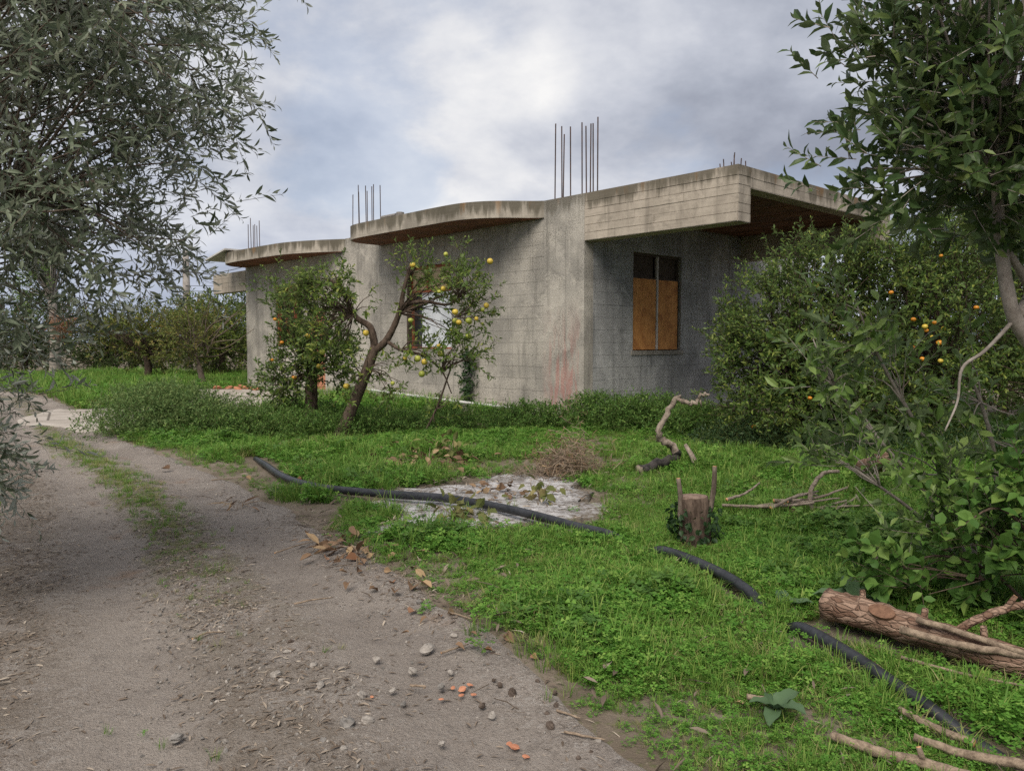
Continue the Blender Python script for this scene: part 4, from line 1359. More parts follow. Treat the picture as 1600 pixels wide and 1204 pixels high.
far_tree('evergreen_tree', 'dark green tree behind the spreading yellow tree', -19.6, 40.0,
         [((-19.6, 40, 2.0), (2.4, 1.8, 1.3), 50, 10), ((-19.6, 39.5, .9), (2.6, 1.6, .9), 36, 10)], M['hedge'])
far_tree('evergreen_tree', 'dark green tree behind the pale trunked tree', -24.5, 39.0,
         [((-24.5, 39, 2.4), (2.6, 1.8, 1.7), 56, 10), ((-24.5, 38.5, 1.0), (2.8, 1.8, 1.0), 40, 10)], M['hedge'])
far_tree('evergreen_tree', 'dark green tree where the track bends out of sight', -26.5, 33.5,
         [((-26.5, 33.5, 2.4), (2.4, 1.8, 1.8), 50, 10), ((-26, 33, 1.0), (2.4, 1.8, 1.0), 36, 10)], M['hedge'])
t = far_tree('ivy_clad_tree', 'tall tree with a pale bare trunk and ivy higher up', -20.9, 35.5,
             [((-21.3, 35.5, 4.2), (.75, .7, 1.0), 26, 9), ((-21.4, 35.5, 6.0), (1.0, .9, 1.3), 32, 9), ((-21.6, 35.5, 7.8), (1.8, 1.5, 1.0), 30, 9)], M['weedl'], 'barkp', .22, 3.4)
Rm, P, LL, B, T, _ = crown(r, [((-20.3, 35.2, 2.5), (.35, .3, .5), 8, 6, (-20.8, 35.4, 3.0))], .12, dict(L=.5, n=8, leaf=.25, rise=-.8, droop=.5), .01)
V, F = scatter(leaf_template('thin'), Rm, P - np.array(t.location), LL * 1.6)
np_mesh('dead_fronds', V, F, np.repeat(r.random(len(P)), 8), M['rusty'], t, False, 'stuff')

# far hedge that closes the grove
Bh = np.stack([r.uniform(-60, 60, 5200), r.uniform(47, 50, 5200), r.random(5200) ** .8 * 2.6], 1)
Bh = Bh[(Bh[:, 2] < 1.4 + 1.2 * vnoise(Bh[:, 0], Bh[:, 1] * 0, .25))]
Rm, P, LL, T = sprigs(r, Bh, unit(r.normal(0, 1, Bh.shape)) + np.array([0, -.4, .5]), .7, 9, .30, .9, .1, .35, .3)
V, F = scatter(leaf_template('small'), Rm, P, LL)
tag(np_mesh('far_hedge', V, F, np.repeat(r.random(len(P)), 4), M['hedge']), 'dark hedge closing the grove far behind the house', 'hedge', kind='stuff')

# ------------------------------------------------------------------ utility pole, wires, street lamp
up = empty('utility_pole', (-18.74, 45, hz(-18.74, 45)))
tag(up, 'tapering concrete utility pole beyond the far trees', 'pole')
MB().tube([(0, 0, -.3), (0, 0, 3.4), (0, 0, 6.75)], [.26, .22, .17], 12).build('pole_shaft', M['pole'], up, True)
MB().box(-.24, .24, -.24, -.18, 5.55, 5.65).build('bracket', M['wire'], up)
MB().box(-.24, .24, -.24, -.18, 4.0, 4.08).build('bracket', M['wire'], up)
MB().tube([(.1, 0, 3.95), (.4, -.05, 4.1), (.65, -.05, 4.18)], .035, 6).build('lamp_arm', M['pole'], up)
b = MB()
b.tube([(.62, -.05, 4.17), (.78, -.05, 4.2), (1.0, -.05, 4.24), (1.12, -.05, 4.22)], [.04, .09, .10, .04], 8)
b.build('street_lamp_head', M['lamp'], up, True)
wires = [((-18.6, 45, 5.6), hloc(-15.3, .5, 4.3), 'thin black service wire running from the utility pole down to the roof'),
         ((-18.7, 44.8, 4.75), (30, 46, 4.9), 'upper black cable strung level past the utility pole'),
         ((-18.7, 44.8, 4.45), (30, 46, 4.55), 'lower black cable strung level past the utility pole'),
         ((-18.7, 45, 5.6), (-70, 52, 5.8), 'black cable running from the utility pole away behind the olive tree')]
for a, b_, lab in wires:
    a = np.array(a); b_ = np.array(b_)
    q = [(1 - t_) * a + t_ * b_ - np.array([0, 0, 1.0]) * 1.0 * (t_ * (1 - t_)) for t_ in np.linspace(0, 1, 14)]
    tag(MB().tube(q, .014, 5).build('overhead_wire', M['wire']), lab, 'wire')

# ------------------------------------------------------------------ weeds beside the track and walls
def weeds(name, label, centres, n, sprig, lmat, tmpl='small', kind='stuff', cat='weeds', spread=.12, zpow=1.0, up_=.6):
    Bs = []
    for (cx, cy, rx, ry, h), k in zip(centres, n):
        q = r.normal(0, .45, (k, 2)); q = q[(q ** 2).sum(1) < 1]
        bx, by = cx + q[:, 0] * rx, cy + q[:, 1] * ry
        prof = h * np.sqrt(np.clip(1 - (q ** 2).sum(1), 0, 1))
        bz = height(bx, by) + prof * r.random(len(q)) ** zpow
        Bs.append(np.stack([bx, by, bz], 1))
    B = np.concatenate(Bs)
    D = unit(r.normal(0, 1, B.shape)) * .8 + np.array([0, 0, up_])
    Rm, P, LL, T = sprigs(r, B, D, sprig['L'], sprig['n'], sprig['leaf'], sprig.get('ang', 1.0), .1, .3, .5)
    V, F = scatter(leaf_template(tmpl), Rm, P, LL)
    o = np_mesh(name, V, F, np.repeat(r.random(len(P)), len(leaf_template(tmpl)[1])), lmat)
    Vt, Ft = twig_mesh(B, T, .003)
    tw = np_mesh('stems', Vt, Ft, None, M['weedstem'], o, False, 'stuff')
    return tag(o, label, cat, kind=kind)


M['weedstem'] = plain('weed_stem', (0.06, 0.09, 0.025), (0.13, 0.16, 0.05), 9)
weeds('weed_mound', 'tall mound of grey green weeds at the corner of the concrete apron', [(-5.9, 13.0, 1.4, 1.1, .85), (-4.9, 12.9, 1.2, .9, .6), (-6.3, 14.2, 1.2, 1.0, .75)], [2000, 1000, 800],
      dict(L=.25, n=9, leaf=.06), M['weedl'])
weeds('weed_border', 'dark green weeds round the feet of the citrus trees', [(-4.6, 12.6, 1.3, .8, .40), (-3.4, 12.7, 1.3, .8, .42), (-2.2, 12.9, 1.1, .8, .36), (-1.0, 13.1, 1.2, .7, .35), (-3.8, 14.2, 1.6, .8, .4)], [900, 900, 700, 800, 700],
      dict(L=.2, n=8, leaf=.055), M['weed'])
weeds('nettle_bed', 'deep green nettles growing against the foot of the house corner', [(2.3, 13.2, 1.0, .7, .62), (1.5, 13.7, .8, .7, .60), (3.0, 12.5, .8, .6, .5), (.4, 13.6, .9, .7, .42)], [1500, 1100, 900, 1000],
      dict(L=.2, n=8, leaf=.06), M['weed'])
weeds('undergrowth', 'dark undergrowth beneath the mandarin trees', [(3.3, 11.0, .9, .6, .35), (4.6, 10.4, 1.2, .5, .3), (6.5, 9.9, 1.8, .7, .4), (7.5, 8.3, 1.6, 1.2, .5)], [700, 600, 800, 900],
      dict(L=.22, n=8, leaf=.06), M['ivy'])
# ivy climbing the facade
B = []
for k in range(150):
    x = -3.45 + r.normal(0, .13); z = r.uniform(0, 1.3)
    B.append(hloc(x, -.06 - r.random() * .08, z * (1 - .3 * abs(x + 3.45))))
B = np.array(B)
Rm, P, LL, T = sprigs(r, B, r.normal(0, .6, B.shape) + np.array([-.5, -.5, .5]), .15, 6, .07, 1.0, .1, .3, .2)
V, F = scatter(leaf_template('broad'), Rm, P, LL)
tag(np_mesh('climbing_ivy', V, F, np.repeat(r.random(len(P)), 8), M['ivy']), 'narrow dark ivy climbing the facade below its window', 'ivy', kind='stuff')

# ------------------------------------------------------------------ pipe, stump, logs, sticks
PIPE = [(-3.35, 10.1, .00), (-2.99, 9.37, .05), (-2.45, 8.33, .06), (-1.92, 7.7, .06), (-1.21, 7.28, .085), (-0.58, 6.99, .09), (0.0, 6.54, .085), (0.51, 6.08, .075), (0.77, 5.81, .06), (0.93, 5.58, -.045),
        (1.06, 5.40, .05), (1.25, 4.83, .085), (1.37, 4.40, .07), (1.44, 4.12, -.03), (1.48, 3.88, .06), (1.57, 3.53, .062), (1.64, 3.27, .05), (1.69, 3.10, .035), (1.80, 2.88, -.02), (1.95, 2.6, -.05)]
pp = smooth_path([(x, y, z + hz(x, y)) for x, y, z in PIPE], 120)
o = MB().tube(pp, np.interp(pp[:, 1], [3.0, 7.0], [.030, .038]), 14).build('water_pipe', M['pipe'], None, True)
tag(o, 'long black plastic water pipe snaking through the grass past the ash', 'pipe')

sp = empty('tree_stump', (1.36, 5.75, hz(1.36, 5.75)))
tag(sp, 'ivy covered stump with two cut upright shoots beside the black pipe', 'stump')
MB().tube([(0, 0, -.1), (0, 0, .05), (.01, 0, .2), (0, .01, .36)], [.15, .12, .105, .11], 14, rough=.2).build('trunk', M['barkd'], sp, True)
b = MB(); b.tube([(0, .01, .355), (0, .01, .372), (.0, .01, .38)], [.104, .098, .02], 14, rough=.14); b.build('cut_top', M['cutold'], sp)
for x0, z0, x1, z1, rd in ((-.11, .2, -.125, .51, .020), (.11, .25, .145, .60, .021)):
    b = MB(); b.tube(smooth_path([(x0, -.02, z0), ((x0 + x1) / 2 + .012, -.02, (z0 + z1) / 2), (x1, -.02, z1)], 8), np.linspace(rd * 1.1, rd * .8, 8), 8, rough=.15, m=0, capm=1)
    b.build('shoot', [M['bark'], M['cut']], sp, True)
me = bpy.data.meshes.new('ivy_leaf'); tm = leaf_template('broad')
me.from_pydata(tm[0].tolist(), [], tm[1].tolist()); me.materials.append(M['ivy'])
for k in range(260):
    a = r.uniform(0, 6.28); z = r.uniform(-.0, .30)
    o = link('ivy_leaf', me, sp)
    d = np.array([math.cos(a), math.sin(a), 0])
    q = d * r.uniform(.12, .19); q[2] = z
    n_ = unit(d + r.normal(0, .6, 3) + np.array([0, 0, .3])); y_ = unit(np.array([0, 0, -.7]) + r.normal(0, .5, 3)); y_ = unit(y_ - n_ * np.dot(y_, n_))
    x_ = np.cross(y_, n_)
    o.matrix_local = Matrix.Translation(Vector(q.tolist())) @ Matrix(np.stack([x_, y_, n_], 1).tolist()).to_4x4() @ Matrix.Scale(float(r.uniform(.032, .06)), 4)


def G(x, y, z):
    return (x, y, z + hz(x, y))


lg = empty('felled_log', G(1.68, 4.02, 0))
tag(lg, 'thick reddish brown felled log with a peeled scar lying in the grass', 'log')
o0 = np.array(lg.location)
lp = smooth_path([np.array(G(*q)) - o0 for q in ((1.66, 4.04, .135), (1.82, 3.86, .13), (2.02, 3.62, .115), (2.25, 3.36, .105), (2.6, 2.98, .10))], 30)
b = MB(); b.tube(lp, np.linspace(.080, .064, 30), 16, rough=.2, capm=1); b.build('bark', [M['log'], M['cut']], lg, True)
b = MB()
c = lp[9]; t_ = unit(lp[10] - lp[8]); s_ = unit(np.cross(t_, [0, 0, 1.0])); n_ = unit(-s_ * .6 * np.sign(s_[1]) * -1 * 0 + np.array([-.35, -.62, .70]))
n_ = unit(n_ - t_ * np.dot(n_, t_)); w_ = np.cross(n_, t_)
ring = [c + n_ * .084 + t_ * .065 * math.cos(a) + w_ * .036 * math.sin(a) for a in np.linspace(0, 6.283, 18, endpoint=False)]
ring2 = [q - n_ * .03 for q in ring]
b.add(ring + ring2, [tuple(range(18))] + [(i, i + 18, (i + 1) % 18 + 18, (i + 1) % 18) for i in range(18)])
b.build('peeled_scar', M['scar'], lg)
for k, (i, az) in enumerate(((6, 1.2), (13, .8), (19, 1.1))):
    c = lp[i]
    d = unit(np.array([.5 * math.cos(az), .5, .8]))
    b = MB(); b.tube([c + d * .05, c + d * .12], [.018, .015], 8, capm=1); b.build('cut_knot', [M['log'], M['cut']], lg, True)


def stick(name, pts, r0, r1, m_, label, group=None, cutm='cut', cat='stick', stubs=()):
    P_ = smooth_path([G(*q) for q in pts], max(8, 4 * len(pts)))
    P_[1:-1] += r.normal(0, r0 * .12, P_[1:-1].shape)
    b = MB(); b.tube(P_, np.linspace(r0, r1, len(P_)), 8, rough=.15, capm=1)
    for i, d, l_ in stubs:
        c = P_[i]
        b.tube([c, c + np.array(d) * l_], [r0 * .7, r0 * .5], 7, capm=1)
    return tag(b.build(name, [M[m_], M[cutm]], None, True), label, cat, group)


stick('cut_branch', [(2.05, 3.60, .13), (2.20, 3.56, .24), (2.36, 3.55, .30), (2.62, 3.5, .42)], .021, .018, 'log', 'forked reddish branch rising from the felled log', cat='branch', stubs=[(8, (.3, -.1, .5), .14)])
stick('cut_branch', [(1.83, 3.60, .16), (2.02, 3.46, .15), (2.25, 3.30, .16), (2.6, 3.05, .14)], .020, .014, 'stick', 'pale straight branch lying along the felled log', cat='branch')
stick('cut_branch', [(1.92, 3.62, .20), (2.06, 3.48, .19), (2.28, 3.26, .16), (2.5, 3.05, .12)], .016, .011, 'stick', 'thinner pale branch crossing over the felled log', cat='branch')
stick('cut_branch', [(1.80, 3.52, .06), (1.98, 3.36, .06), (2.2, 3.16, .08)], .009, .005, 'stick', 'slender twig between the felled log and the pipe', cat='branch')
stick('cut_branch', [(1.19, 2.82, .05), (1.31, 2.73, .045), (1.42, 2.67, .05), (1.56, 2.57, .05)], .018, .022, 'stick', 'cut branch with a side stub lying in the clover by the track', cat='branch', stubs=[(11, (-.25, .2, .9), .06)])
stick('cut_branch', [(1.53, 3.00, .07), (1.60, 2.90, .06), (1.70, 2.78, .06)], .013, .016, 'stick', 'short cut branch lying across the end of the pipe', cat='branch')
stick('cut_branch', [(1.48, 2.79, .07), (1.60, 2.71, .06), (1.75, 2.63, .07), (1.95, 2.55, .07)], .015, .020, 'stick', 'longer cut branch beyond the one with a side stub', cat='branch')
stick('cut_branch', [(.97, 3.13, .05), (1.03, 3.09, .055), (1.10, 3.06, .04)], .013, .011, 'stick', 'stubby stick half sunk in the clover beside a blue green leaf', cat='branch')
# bent dead branch
b = MB()
q = smooth_path([G(1.45, 8.80, .07), G(1.70, 9.0, .11), G(1.97, 9.25, .16), (1.86, 9.25, .30), (1.74, 9.2, .40), (1.83, 9.2, .62), (1.96, 9.2, .84), (2.06, 9.2, .79), (2.17, 9.2, .79), (2.25, 9.2, .88), (2.34, 9.2, .88)], 50)
q = jitter(q, .014)
b.tube(q, np.interp(np.linspace(0, 1, 50), [0, .25, .4, .7, 1], [.058, .05, .036, .027, .014]), 10, rough=.3)
for i in range(len(b.f)):
    if i < 12 * 10: b.m[i] = 1
b.tube([(2.04, 9.1, .30), (2.10, 9.0, .18), G(2.17, 8.95, .02)], [.022, .03, .045], 8, rough=.15)
b.tube([q[42], q[42] + np.array([.03, 0, -.10])], [.018, .008], 6)
o = b.build('dead_branch', [M['deadb'], M['char']], None, True)
tag(o, 'crooked dead branch with a charred thick end standing up from the grass', 'branch')
# stick pile
grp = 'cut sticks heaped by the undergrowth'
stick('cut_stick', [(2.36, 6.62, .12), (2.38, 6.50, .09), (2.40, 6.32, .05)], .045, .042, 'log', 'stout sawn billet leaning at the end of the stick heap', cat='stick')
for k in range(15):
    x, y = 2.52 + r.normal(0, .2), 6.55 + r.normal(0, .12)
    a = r.normal(0.1, .6); l_ = r.uniform(.2, .5); h0 = r.uniform(.05, .2)
    stick('cut_stick', [(x - l_ * math.cos(a), y - l_ * math.sin(a) * .6, h0), (x, y, h0 + r.uniform(0, .05)), (x + l_ * math.cos(a), y + l_ * math.sin(a) * .6, h0 + r.uniform(-.02, .12))],
          r.uniform(.010, .022), r.uniform(.006, .012), 'deadb', 'thin grey stick in the heap by the undergrowth', grp)
stick('cut_stick', [(2.55, 6.55, .1), (2.56, 6.6, .28), (2.68, 6.65, .42), (2.82, 6.65, .44)], .022, .014, 'deadb', 'bent grey stick arching up out of the stick heap')
stick('cut_stick', [(2.62, 5.6, .07), (2.72, 5.58, .08), (2.80, 5.55, .08)], .028, .026, 'stick', 'short pale sawn piece beside the dark bramble', cutm='cut')
stick('cut_log', [(3.45, 7.3, .42), (3.47, 7.22, .42), (3.6, 7.9, .25)][::-1], .085, .085, 'log', 'log with a bright sawn end showing behind the sapling shoots', cat='log')


def rock(seed, mats, name):
    rr = np.random.default_rng(seed)
    nu, nv = 9, 6
    V = []
    for j in range(nv + 1):
        th = math.pi * j / nv
        for i in range(nu):
            ph = 2 * math.pi * i / nu + j * .2
            q = 1 + rr.normal(0, .13)
            V.append((math.sin(th) * math.cos(ph) * q, math.sin(th) * math.sin(ph) * q * .8, math.cos(th) * .6 * q))
    F = [(j * nu + i, (j + 1) * nu + i, (j + 1) * nu + (i + 1) % nu, j * nu + (i + 1) % nu) for j in range(nv) for i in range(nu)]
    b = MB(); b.add(V, F)
    me = b.mesh(name); me.materials.append(mats)
    return me


STONES = [(-1.04, 3.35, 0.039), (-0.82, 3.24, 0.032), (-0.62, 3.14, 0.036), (-0.62, 3.49, 0.026), (-0.63, 2.91, 0.048), (-0.56, 2.94, 0.034), (-0.4, 3.59, 0.047), (-0.44, 3.36, 0.03), (-0.08, 3.0, 0.022), (-0.3, 3.21, 0.024), (-0.9, 3.45, 0.026), (-1.06, 3.59, 0.024), (-0.73, 3.1, 0.02), (-0.86, 3.18, 0.021), (-1.25, 2.82, 0.032), (-1.23, 3.85, 0.022), (-0.29, 3.78, 0.025), (-1.0, 3.3, 0.022), (-0.5, 3.18, 0.021), (-0.44, 3.07, 0.018), (-0.61, 2.75, 0.023), (-0.26, 2.8, 0.021), (-1.06, 2.8, 0.018), (-0.81, 2.84, 0.019), (-0.7, 2.8, 0.023), (0.23, 3.0, 0.02), (0.32, 2.84, 0.021), (-0.27, 3.35, 0.019), (-1.57, 3.77, 0.019), (-0.52, 4.27, 0.028), (-1.5, 3.93, 0.019)]
RK = [rock(k, M['stone'], 'stone') for k in range(4)] + [rock(9, M['stoned'], 'stone')]


def lay(name, me, x, y, s, sink, label, cat, group, tilt=.3, flat=1.0):
    o = link(name, me)
    o.location = (x, y, hz(x, y) + s * sink)
    o.scale = (s, s, s * flat)
    o.rotation_euler = (r.normal(0, tilt), r.normal(0, tilt), r.uniform(0, 6.28))
    return tag(o, label, cat, group)


for k, (x, y, s) in enumerate(STONES):
    lay('stone', RK[k % 5], x, y, s * 0.8, .25, *(('rough pale stone lying loose on the dirt track', 'stone', 'pale loose stones on the track') if k % 5 < 4 else ('rough dark grey stone lying loose on the dirt track', 'stone', 'dark loose stones on the track')))
CL = [rock(30 + k, M['clod'], 'earth_clod') for k in range(2)]
for k, (x, y) in enumerate([(-0.08, 3.28), (0.14, 3.03), (0.18, 3.09), (0.0, 3.18), (-0.12, 3.07), (0.18, 3.2), (0.24, 2.73), (-0.05, 3.24), (0.11, 3.28), (0.29, 2.77), (-0.09, 3.57), (-1.07, 3.69), (0.15, 2.94), (-0.72, 3.3), (-1.24, 3.98)]):
    lay('earth_clod', CL[k % 2], x, y, r.uniform(.010, .022), .3, 'small dark earth clod on the edge of the dirt track', 'clod', 'earth clods on the track')
BR = [rock(40 + k, M['brick'], 'brick_fragment') for k in range(3)]
for k, (x, y, s) in enumerate([(-0.21, 3.2, 0.037), (-0.18, 3.24, 0.024), (-0.25, 3.21, 0.021), (-0.21, 3.15, 0.023), (-0.29, 3.11, 0.02), (-0.16, 3.16, 0.021), (0.01, 2.8, 0.037), (0.05, 2.74, 0.023), (-0.01, 2.82, 0.023), (-0.58, 3.14, 0.016)]):
    lay('brick_fragment', BR[k % 3], x, y, s * .6, .1, 'crushed orange brick fragment trodden into the dirt track', 'brick', 'crushed brick on the track', .1, .5)
lay('stone', RK[1], 1.76, 6.05, .055, .5, 'pale flat stone lying in the grass past the stump', 'stone', None)

# dead leaves
DL = []
for k in range(5):
    V, F = leaf_template('broad')
    V = V.copy(); V[:, 2] += .22 * np.sin(V[:, 1] * 3 + k) * .5 + .25 * np.abs(V[:, 0]) * (1 + k * .3) + .03
    V[:, 0] *= (.8 + .1 * k)
    me = bpy.data.meshes.new('dead_leaf'); me.from_pydata(V.tolist(), [], F.tolist())
    a = me.attributes.new('rnd', 'FLOAT', 'FACE'); a.data.foreach_set('value', [k / 5 + .03] * len(F))
    me.materials.append(M['rusty'] if k == 4 else M['dead'])
    DL.append(me)
for k, (x, y, s) in enumerate([(-0.59, 4.43, 0.209), (-0.67, 4.34, 0.141), (-0.55, 4.57, 0.149), (-1.17, 5.37, 0.175), (-1.03, 5.14, 0.13), (-1.26, 5.41, 0.157), (-0.9, 5.41, 0.137), (-1.02, 5.58, 0.162), (-0.34, 4.04, 0.102), (-0.55, 4.07, 0.103), (-0.37, 3.98, 0.072), (-0.27, 3.61, 0.078), (-0.03, 3.77, 0.109), (-0.16, 4.17, 0.121), (0.09, 3.54, 0.064), (-1.57, 5.87, 0.106), (-1.05, 5.72, 0.104), (-0.78, 5.22, 0.132), (-1.16, 5.81, 0.126), (-1.24, 5.14, 0.093), (-0.97, 4.55, 0.115), (-1.27, 5.63, 0.122), (-0.94, 5.22, 0.113), (-0.62, 4.93, 0.089), (-2.28, 8.34, 0.151), (-2.29, 7.87, 0.143), (-2.83, 10.36, 0.15), (-2.97, 8.62, 0.125), (-4.08, 9.2, 0.2), (-0.09, 3.57, 0.065), (-0.21, 3.77, 0.068), (-0.44, 3.98, 0.072), (-0.51, 3.77, 0.061), (0.3, 3.37, 0.061), (0.48, 3.54, 0.051), (0.04, 4.22, 0.061), (-0.18, 3.98, 0.065), (-1.08, 4.79, 0.087), (-0.81, 4.86, 0.079), (-0.71, 4.6, 0.083), (-0.83, 4.43, 0.112), (0.51, 3.57, 0.065), (0.95, 3.12, 0.056), (-0.97, 4.86, 0.088)]):
    o = link('dead_leaf', DL[k % 5])
    o.location = (x, y, hz(x, y) + .02)
    o.rotation_euler = (r.normal(0, .25), r.normal(0, .35), r.uniform(0, 6.28)); s *= .68; o.scale = (s, s, s)
    if k == 0: tag(o, 'largest curled brown leaf on the edge of the dirt track', 'leaf')
    elif k % 5 == 4: tag(o, 'rust coloured dead leaf along the grassy edge of the track', 'leaf', 'rusty leaves along the track edge')
    else: tag(o, 'curled grey brown dead leaf along the grassy edge of the track', 'leaf', 'dead leaves along the track edge')
for k, (x0, y0, x1, y1) in enumerate([(-0.43, 3.21, -0.37, 3.18), (0.18, 3.04, 0.27, 2.99), (-1.58, 3.77, -1.45, 3.85), (0.2, 2.89, 0.35, 2.84), (-1.2, 4.22, -1.01, 4.32), (-0.33, 3.54, -0.21, 3.65), (-3.28, 8.42, -2.9, 8.75), (-0.34, 4.07, -0.2, 3.98), (0.92, 4.22, 1.0, 3.98), (1.76, 4.79, 1.86, 4.55), (-1.66, 5.37, -1.43, 5.72)]):
    mx, my = (x0 + x1) / 2 + r.normal(0, .02), (y0 + y1) / 2 + r.normal(0, .02)
    stick('twig', [(x0, y0, .012), (mx, my, .018), (x1, y1, .012)], .006, .003, 'stick', 'thin dry twig lying on the ground', 'fallen twigs', cat='twig')

# wilted cuttings on the ash, dry brush, blue-green broad leaves
def cutting(name, label, x, y, n, size, lmat, cat, hgt=.12, tm='broad', spread=.12):
    t = empty(name, G(x, y, 0))
    tag(t, label, cat)
    b = MB()
    for k in range(max(3, n // 9)):
        e = r.normal(0, spread, 2)
        b.tube([(0, 0, .01), (e[0] * .6, e[1] * .6, hgt * .8), (e[0] * 1.3, e[1] * 1.3, hgt * r.uniform(.5, 1.3))], [.006, .004, .002], 5)
    b.build('stems', M['stick'], t)['kind'] = 'stuff'
    tmv = leaf_template(tm)
    meshes = []
    for k in range(4):
        me = bpy.data.meshes.new('leaf'); me.from_pydata(tmv[0].tolist(), [], tmv[1].tolist())
        a = me.attributes.new('rnd', 'FLOAT', 'FACE'); a.data.foreach_set('value', [k / 4 + .1] * len(tmv[1]))
        me.materials.append(lmat); meshes.append(me)
    for k in range(n):
        q = np.array([*r.normal(0, spread, 2), abs(r.normal(hgt * .6, hgt * .4)) + .02])
        d = unit(np.array([q[0], q[1], r.normal(-.03, .08)]) + r.normal(0, .06, 3)); n_ = np.array([0, 0, 1.0]) + r.normal(0, .4, 3)
        x_ = unit(np.cross(d, n_)); z_ = np.cross(x_, d)
        o = link('leaf', meshes[k % 4], t)
        o.matrix_local = Matrix.Translation(Vector(q.tolist())) @ Matrix(np.stack([x_, d, z_], 1).tolist()).to_4x4() @ Matrix.Scale(float(size * r.uniform(.7, 1.2)), 4)
    return t


cutting('wilted_cutting', 'wilted yellow green cutting lying against the black pipe on the ash', -.46, 6.50, 44, .11, M['wilt'], 'cutting', .14, spread=.11)
cutting('wilted_cutting', 'wilting leafy cutting in the middle of the pale ash', .26, 7.25, 30, .10, M['wilt'], 'cutting', .16, spread=.09)
cutting('wilted_cutting', 'flattened brown leafy cutting on the ash behind the pipe', -.1, 7.55, 26, .10, M['dead'], 'cutting', .06, spread=.18)
cutting('dead_brush', 'heap of dead leafy prunings at the back of the ash', -1.05, 9.7, 90, .12, M['dead'], 'prunings', .15, spread=.38)
cutting('dead_brush', 'dry brown leafy stub standing in front of the facade pipe', -.80, 10.1, 40, .11, M['wilt'], 'prunings', .25, spread=.10)
cutting('leaf_pile', 'flat pile of fallen leaves on the grass beside the track', -1.1, 5.45, 60, .12, M['dead'], 'leaves', .03, 'oval', .22)
cutting('green_cutting', 'fresh green cutting lying on the grass before the stick heap', 2.1, 6.9, 60, .10, M['shoot'], 'cutting', .08, 'oval', .22)
cutting('green_cutting', 'small green cutting lying on the grass beside the stump', 1.85, 6.25, 36, .09, M['shoot'], 'cutting', .05, 'oval', .14)
cutting('dead_cutting', 'spidery brown cutting lying where the track meets the grass', -2.5, 7.15, 14, .2, M['dead'], 'cutting', .04, 'thin', .1)


def rosette(label, x, y, n, size, hgt, seed):
    t = empty('broadleaf_weed', G(x, y, 0)); tag(t, label, 'weed')
    rr = np.random.default_rng(seed)
    V, F = [], []
    nl = 7
    for i in range(nl + 1):
        t_ = i / nl
        w_ = .30 * math.sin(math.pi * min(1, t_ * .92 + .06)) ** .8
        for s_ in (-1, -.5, 0, .5, 1):
            V.append((w_ * s_ * (1 + .1 * math.sin(9 * t_)), t_, .38 * t_ - .55 * t_ * t_ + .16 * abs(s_) * w_ * 2 + .05 * math.sin(13 * t_ + s_ * 3) * abs(s_)))
    for i in range(nl):
        for k in range(4):
            F.append((i * 5 + k, i * 5 + k + 1, (i + 1) * 5 + k + 1, (i + 1) * 5 + k))
    me = bpy.data.meshes.new('leaf'); me.from_pydata(V, [], F); me.materials.append(M['blue'])
    me.polygons.foreach_set('use_smooth', [True] * len(F))
    for k in range(n):
        o = link('leaf', me, t)
        o.location = (0, 0, hgt * .4)
        s_ = size * rr.uniform(.7, 1.1)
        o.scale = (s_, s_, s_)
        o.rotation_euler = (rr.uniform(.0, .8), 0, 6.28 * k / n + rr.normal(0, .3))


rosette('blue green broad leaved weed growing behind the felled log', 1.88, 4.15, 7, .22, .2, 1)
rosette('blue green broad leaved weed in the clover near the cut branches', 1.05, 3.02, 5, .15, .12, 2)
rosette('blue green broad leaved weed in the clover before the pipe', .62, 4.55, 5, .14, .12, 3)
rosette('blue green broad leaved weed between the stick heap and the log', 2.25, 5.2, 5, .16, .12, 4)
rosette('blue green broad leaved weed beside the gap in the pipe', 1.52, 4.25, 4, .14, .08, 5)

# dry brush heap behind the ash
b = MB()
for k in range(700):
    c = np.array([.62 + r.normal(0, .20), 8.95 + r.normal(0, .22), 0]); c[2] = hz(c[0], c[1]) + abs(r.normal(.0, .24)) * max(.25, 1 - 1.2 * abs(c[0] - .72))
    d = unit(r.normal(0, 1, 3) * np.array([1, 1, .55])) * r.uniform(.1, .28)
    b.tube([c - d * .5, c + r.normal(0, .02, 3), c + d * .5], [.004, .0035, .0015], 3, cap=False)
tag(b.build('brush_heap', M['stick']), 'low heap of dry brown brushwood at the edge of the ash', 'brushwood', kind='stuff')
Bq = np.stack([.62 + r.normal(0, .22, 260), 8.95 + r.normal(0, .24, 260), np.abs(r.normal(0, .22, 260))], 1)
Rm, P, LL, T = sprigs(r, Bq, unit(r.normal(0, 1, Bq.shape)), .14, 5, .05, 1.0, .1, .4, .3)
V, F = scatter(leaf_template('thin'), Rm, P, LL * 1.6)
tag(np_mesh('dry_straw', V, F, np.repeat(r.random(len(P)), 8), M['dead']), 'withered brown stalks covering the brushwood beside the ash', 'stalks', kind='stuff')

# red rubble by the pad
for k in range(12):
    x, y = -8.3 + r.normal(0, .7), 24.6 + r.normal(0, .35)
    lay('brick_rubble', BR[k % 3], x, y, r.uniform(.08, .16), .3, 'piece of red rubble heaped at the far edge of the concrete apron', 'rubble', 'red rubble by the concrete apron', .4, .7)

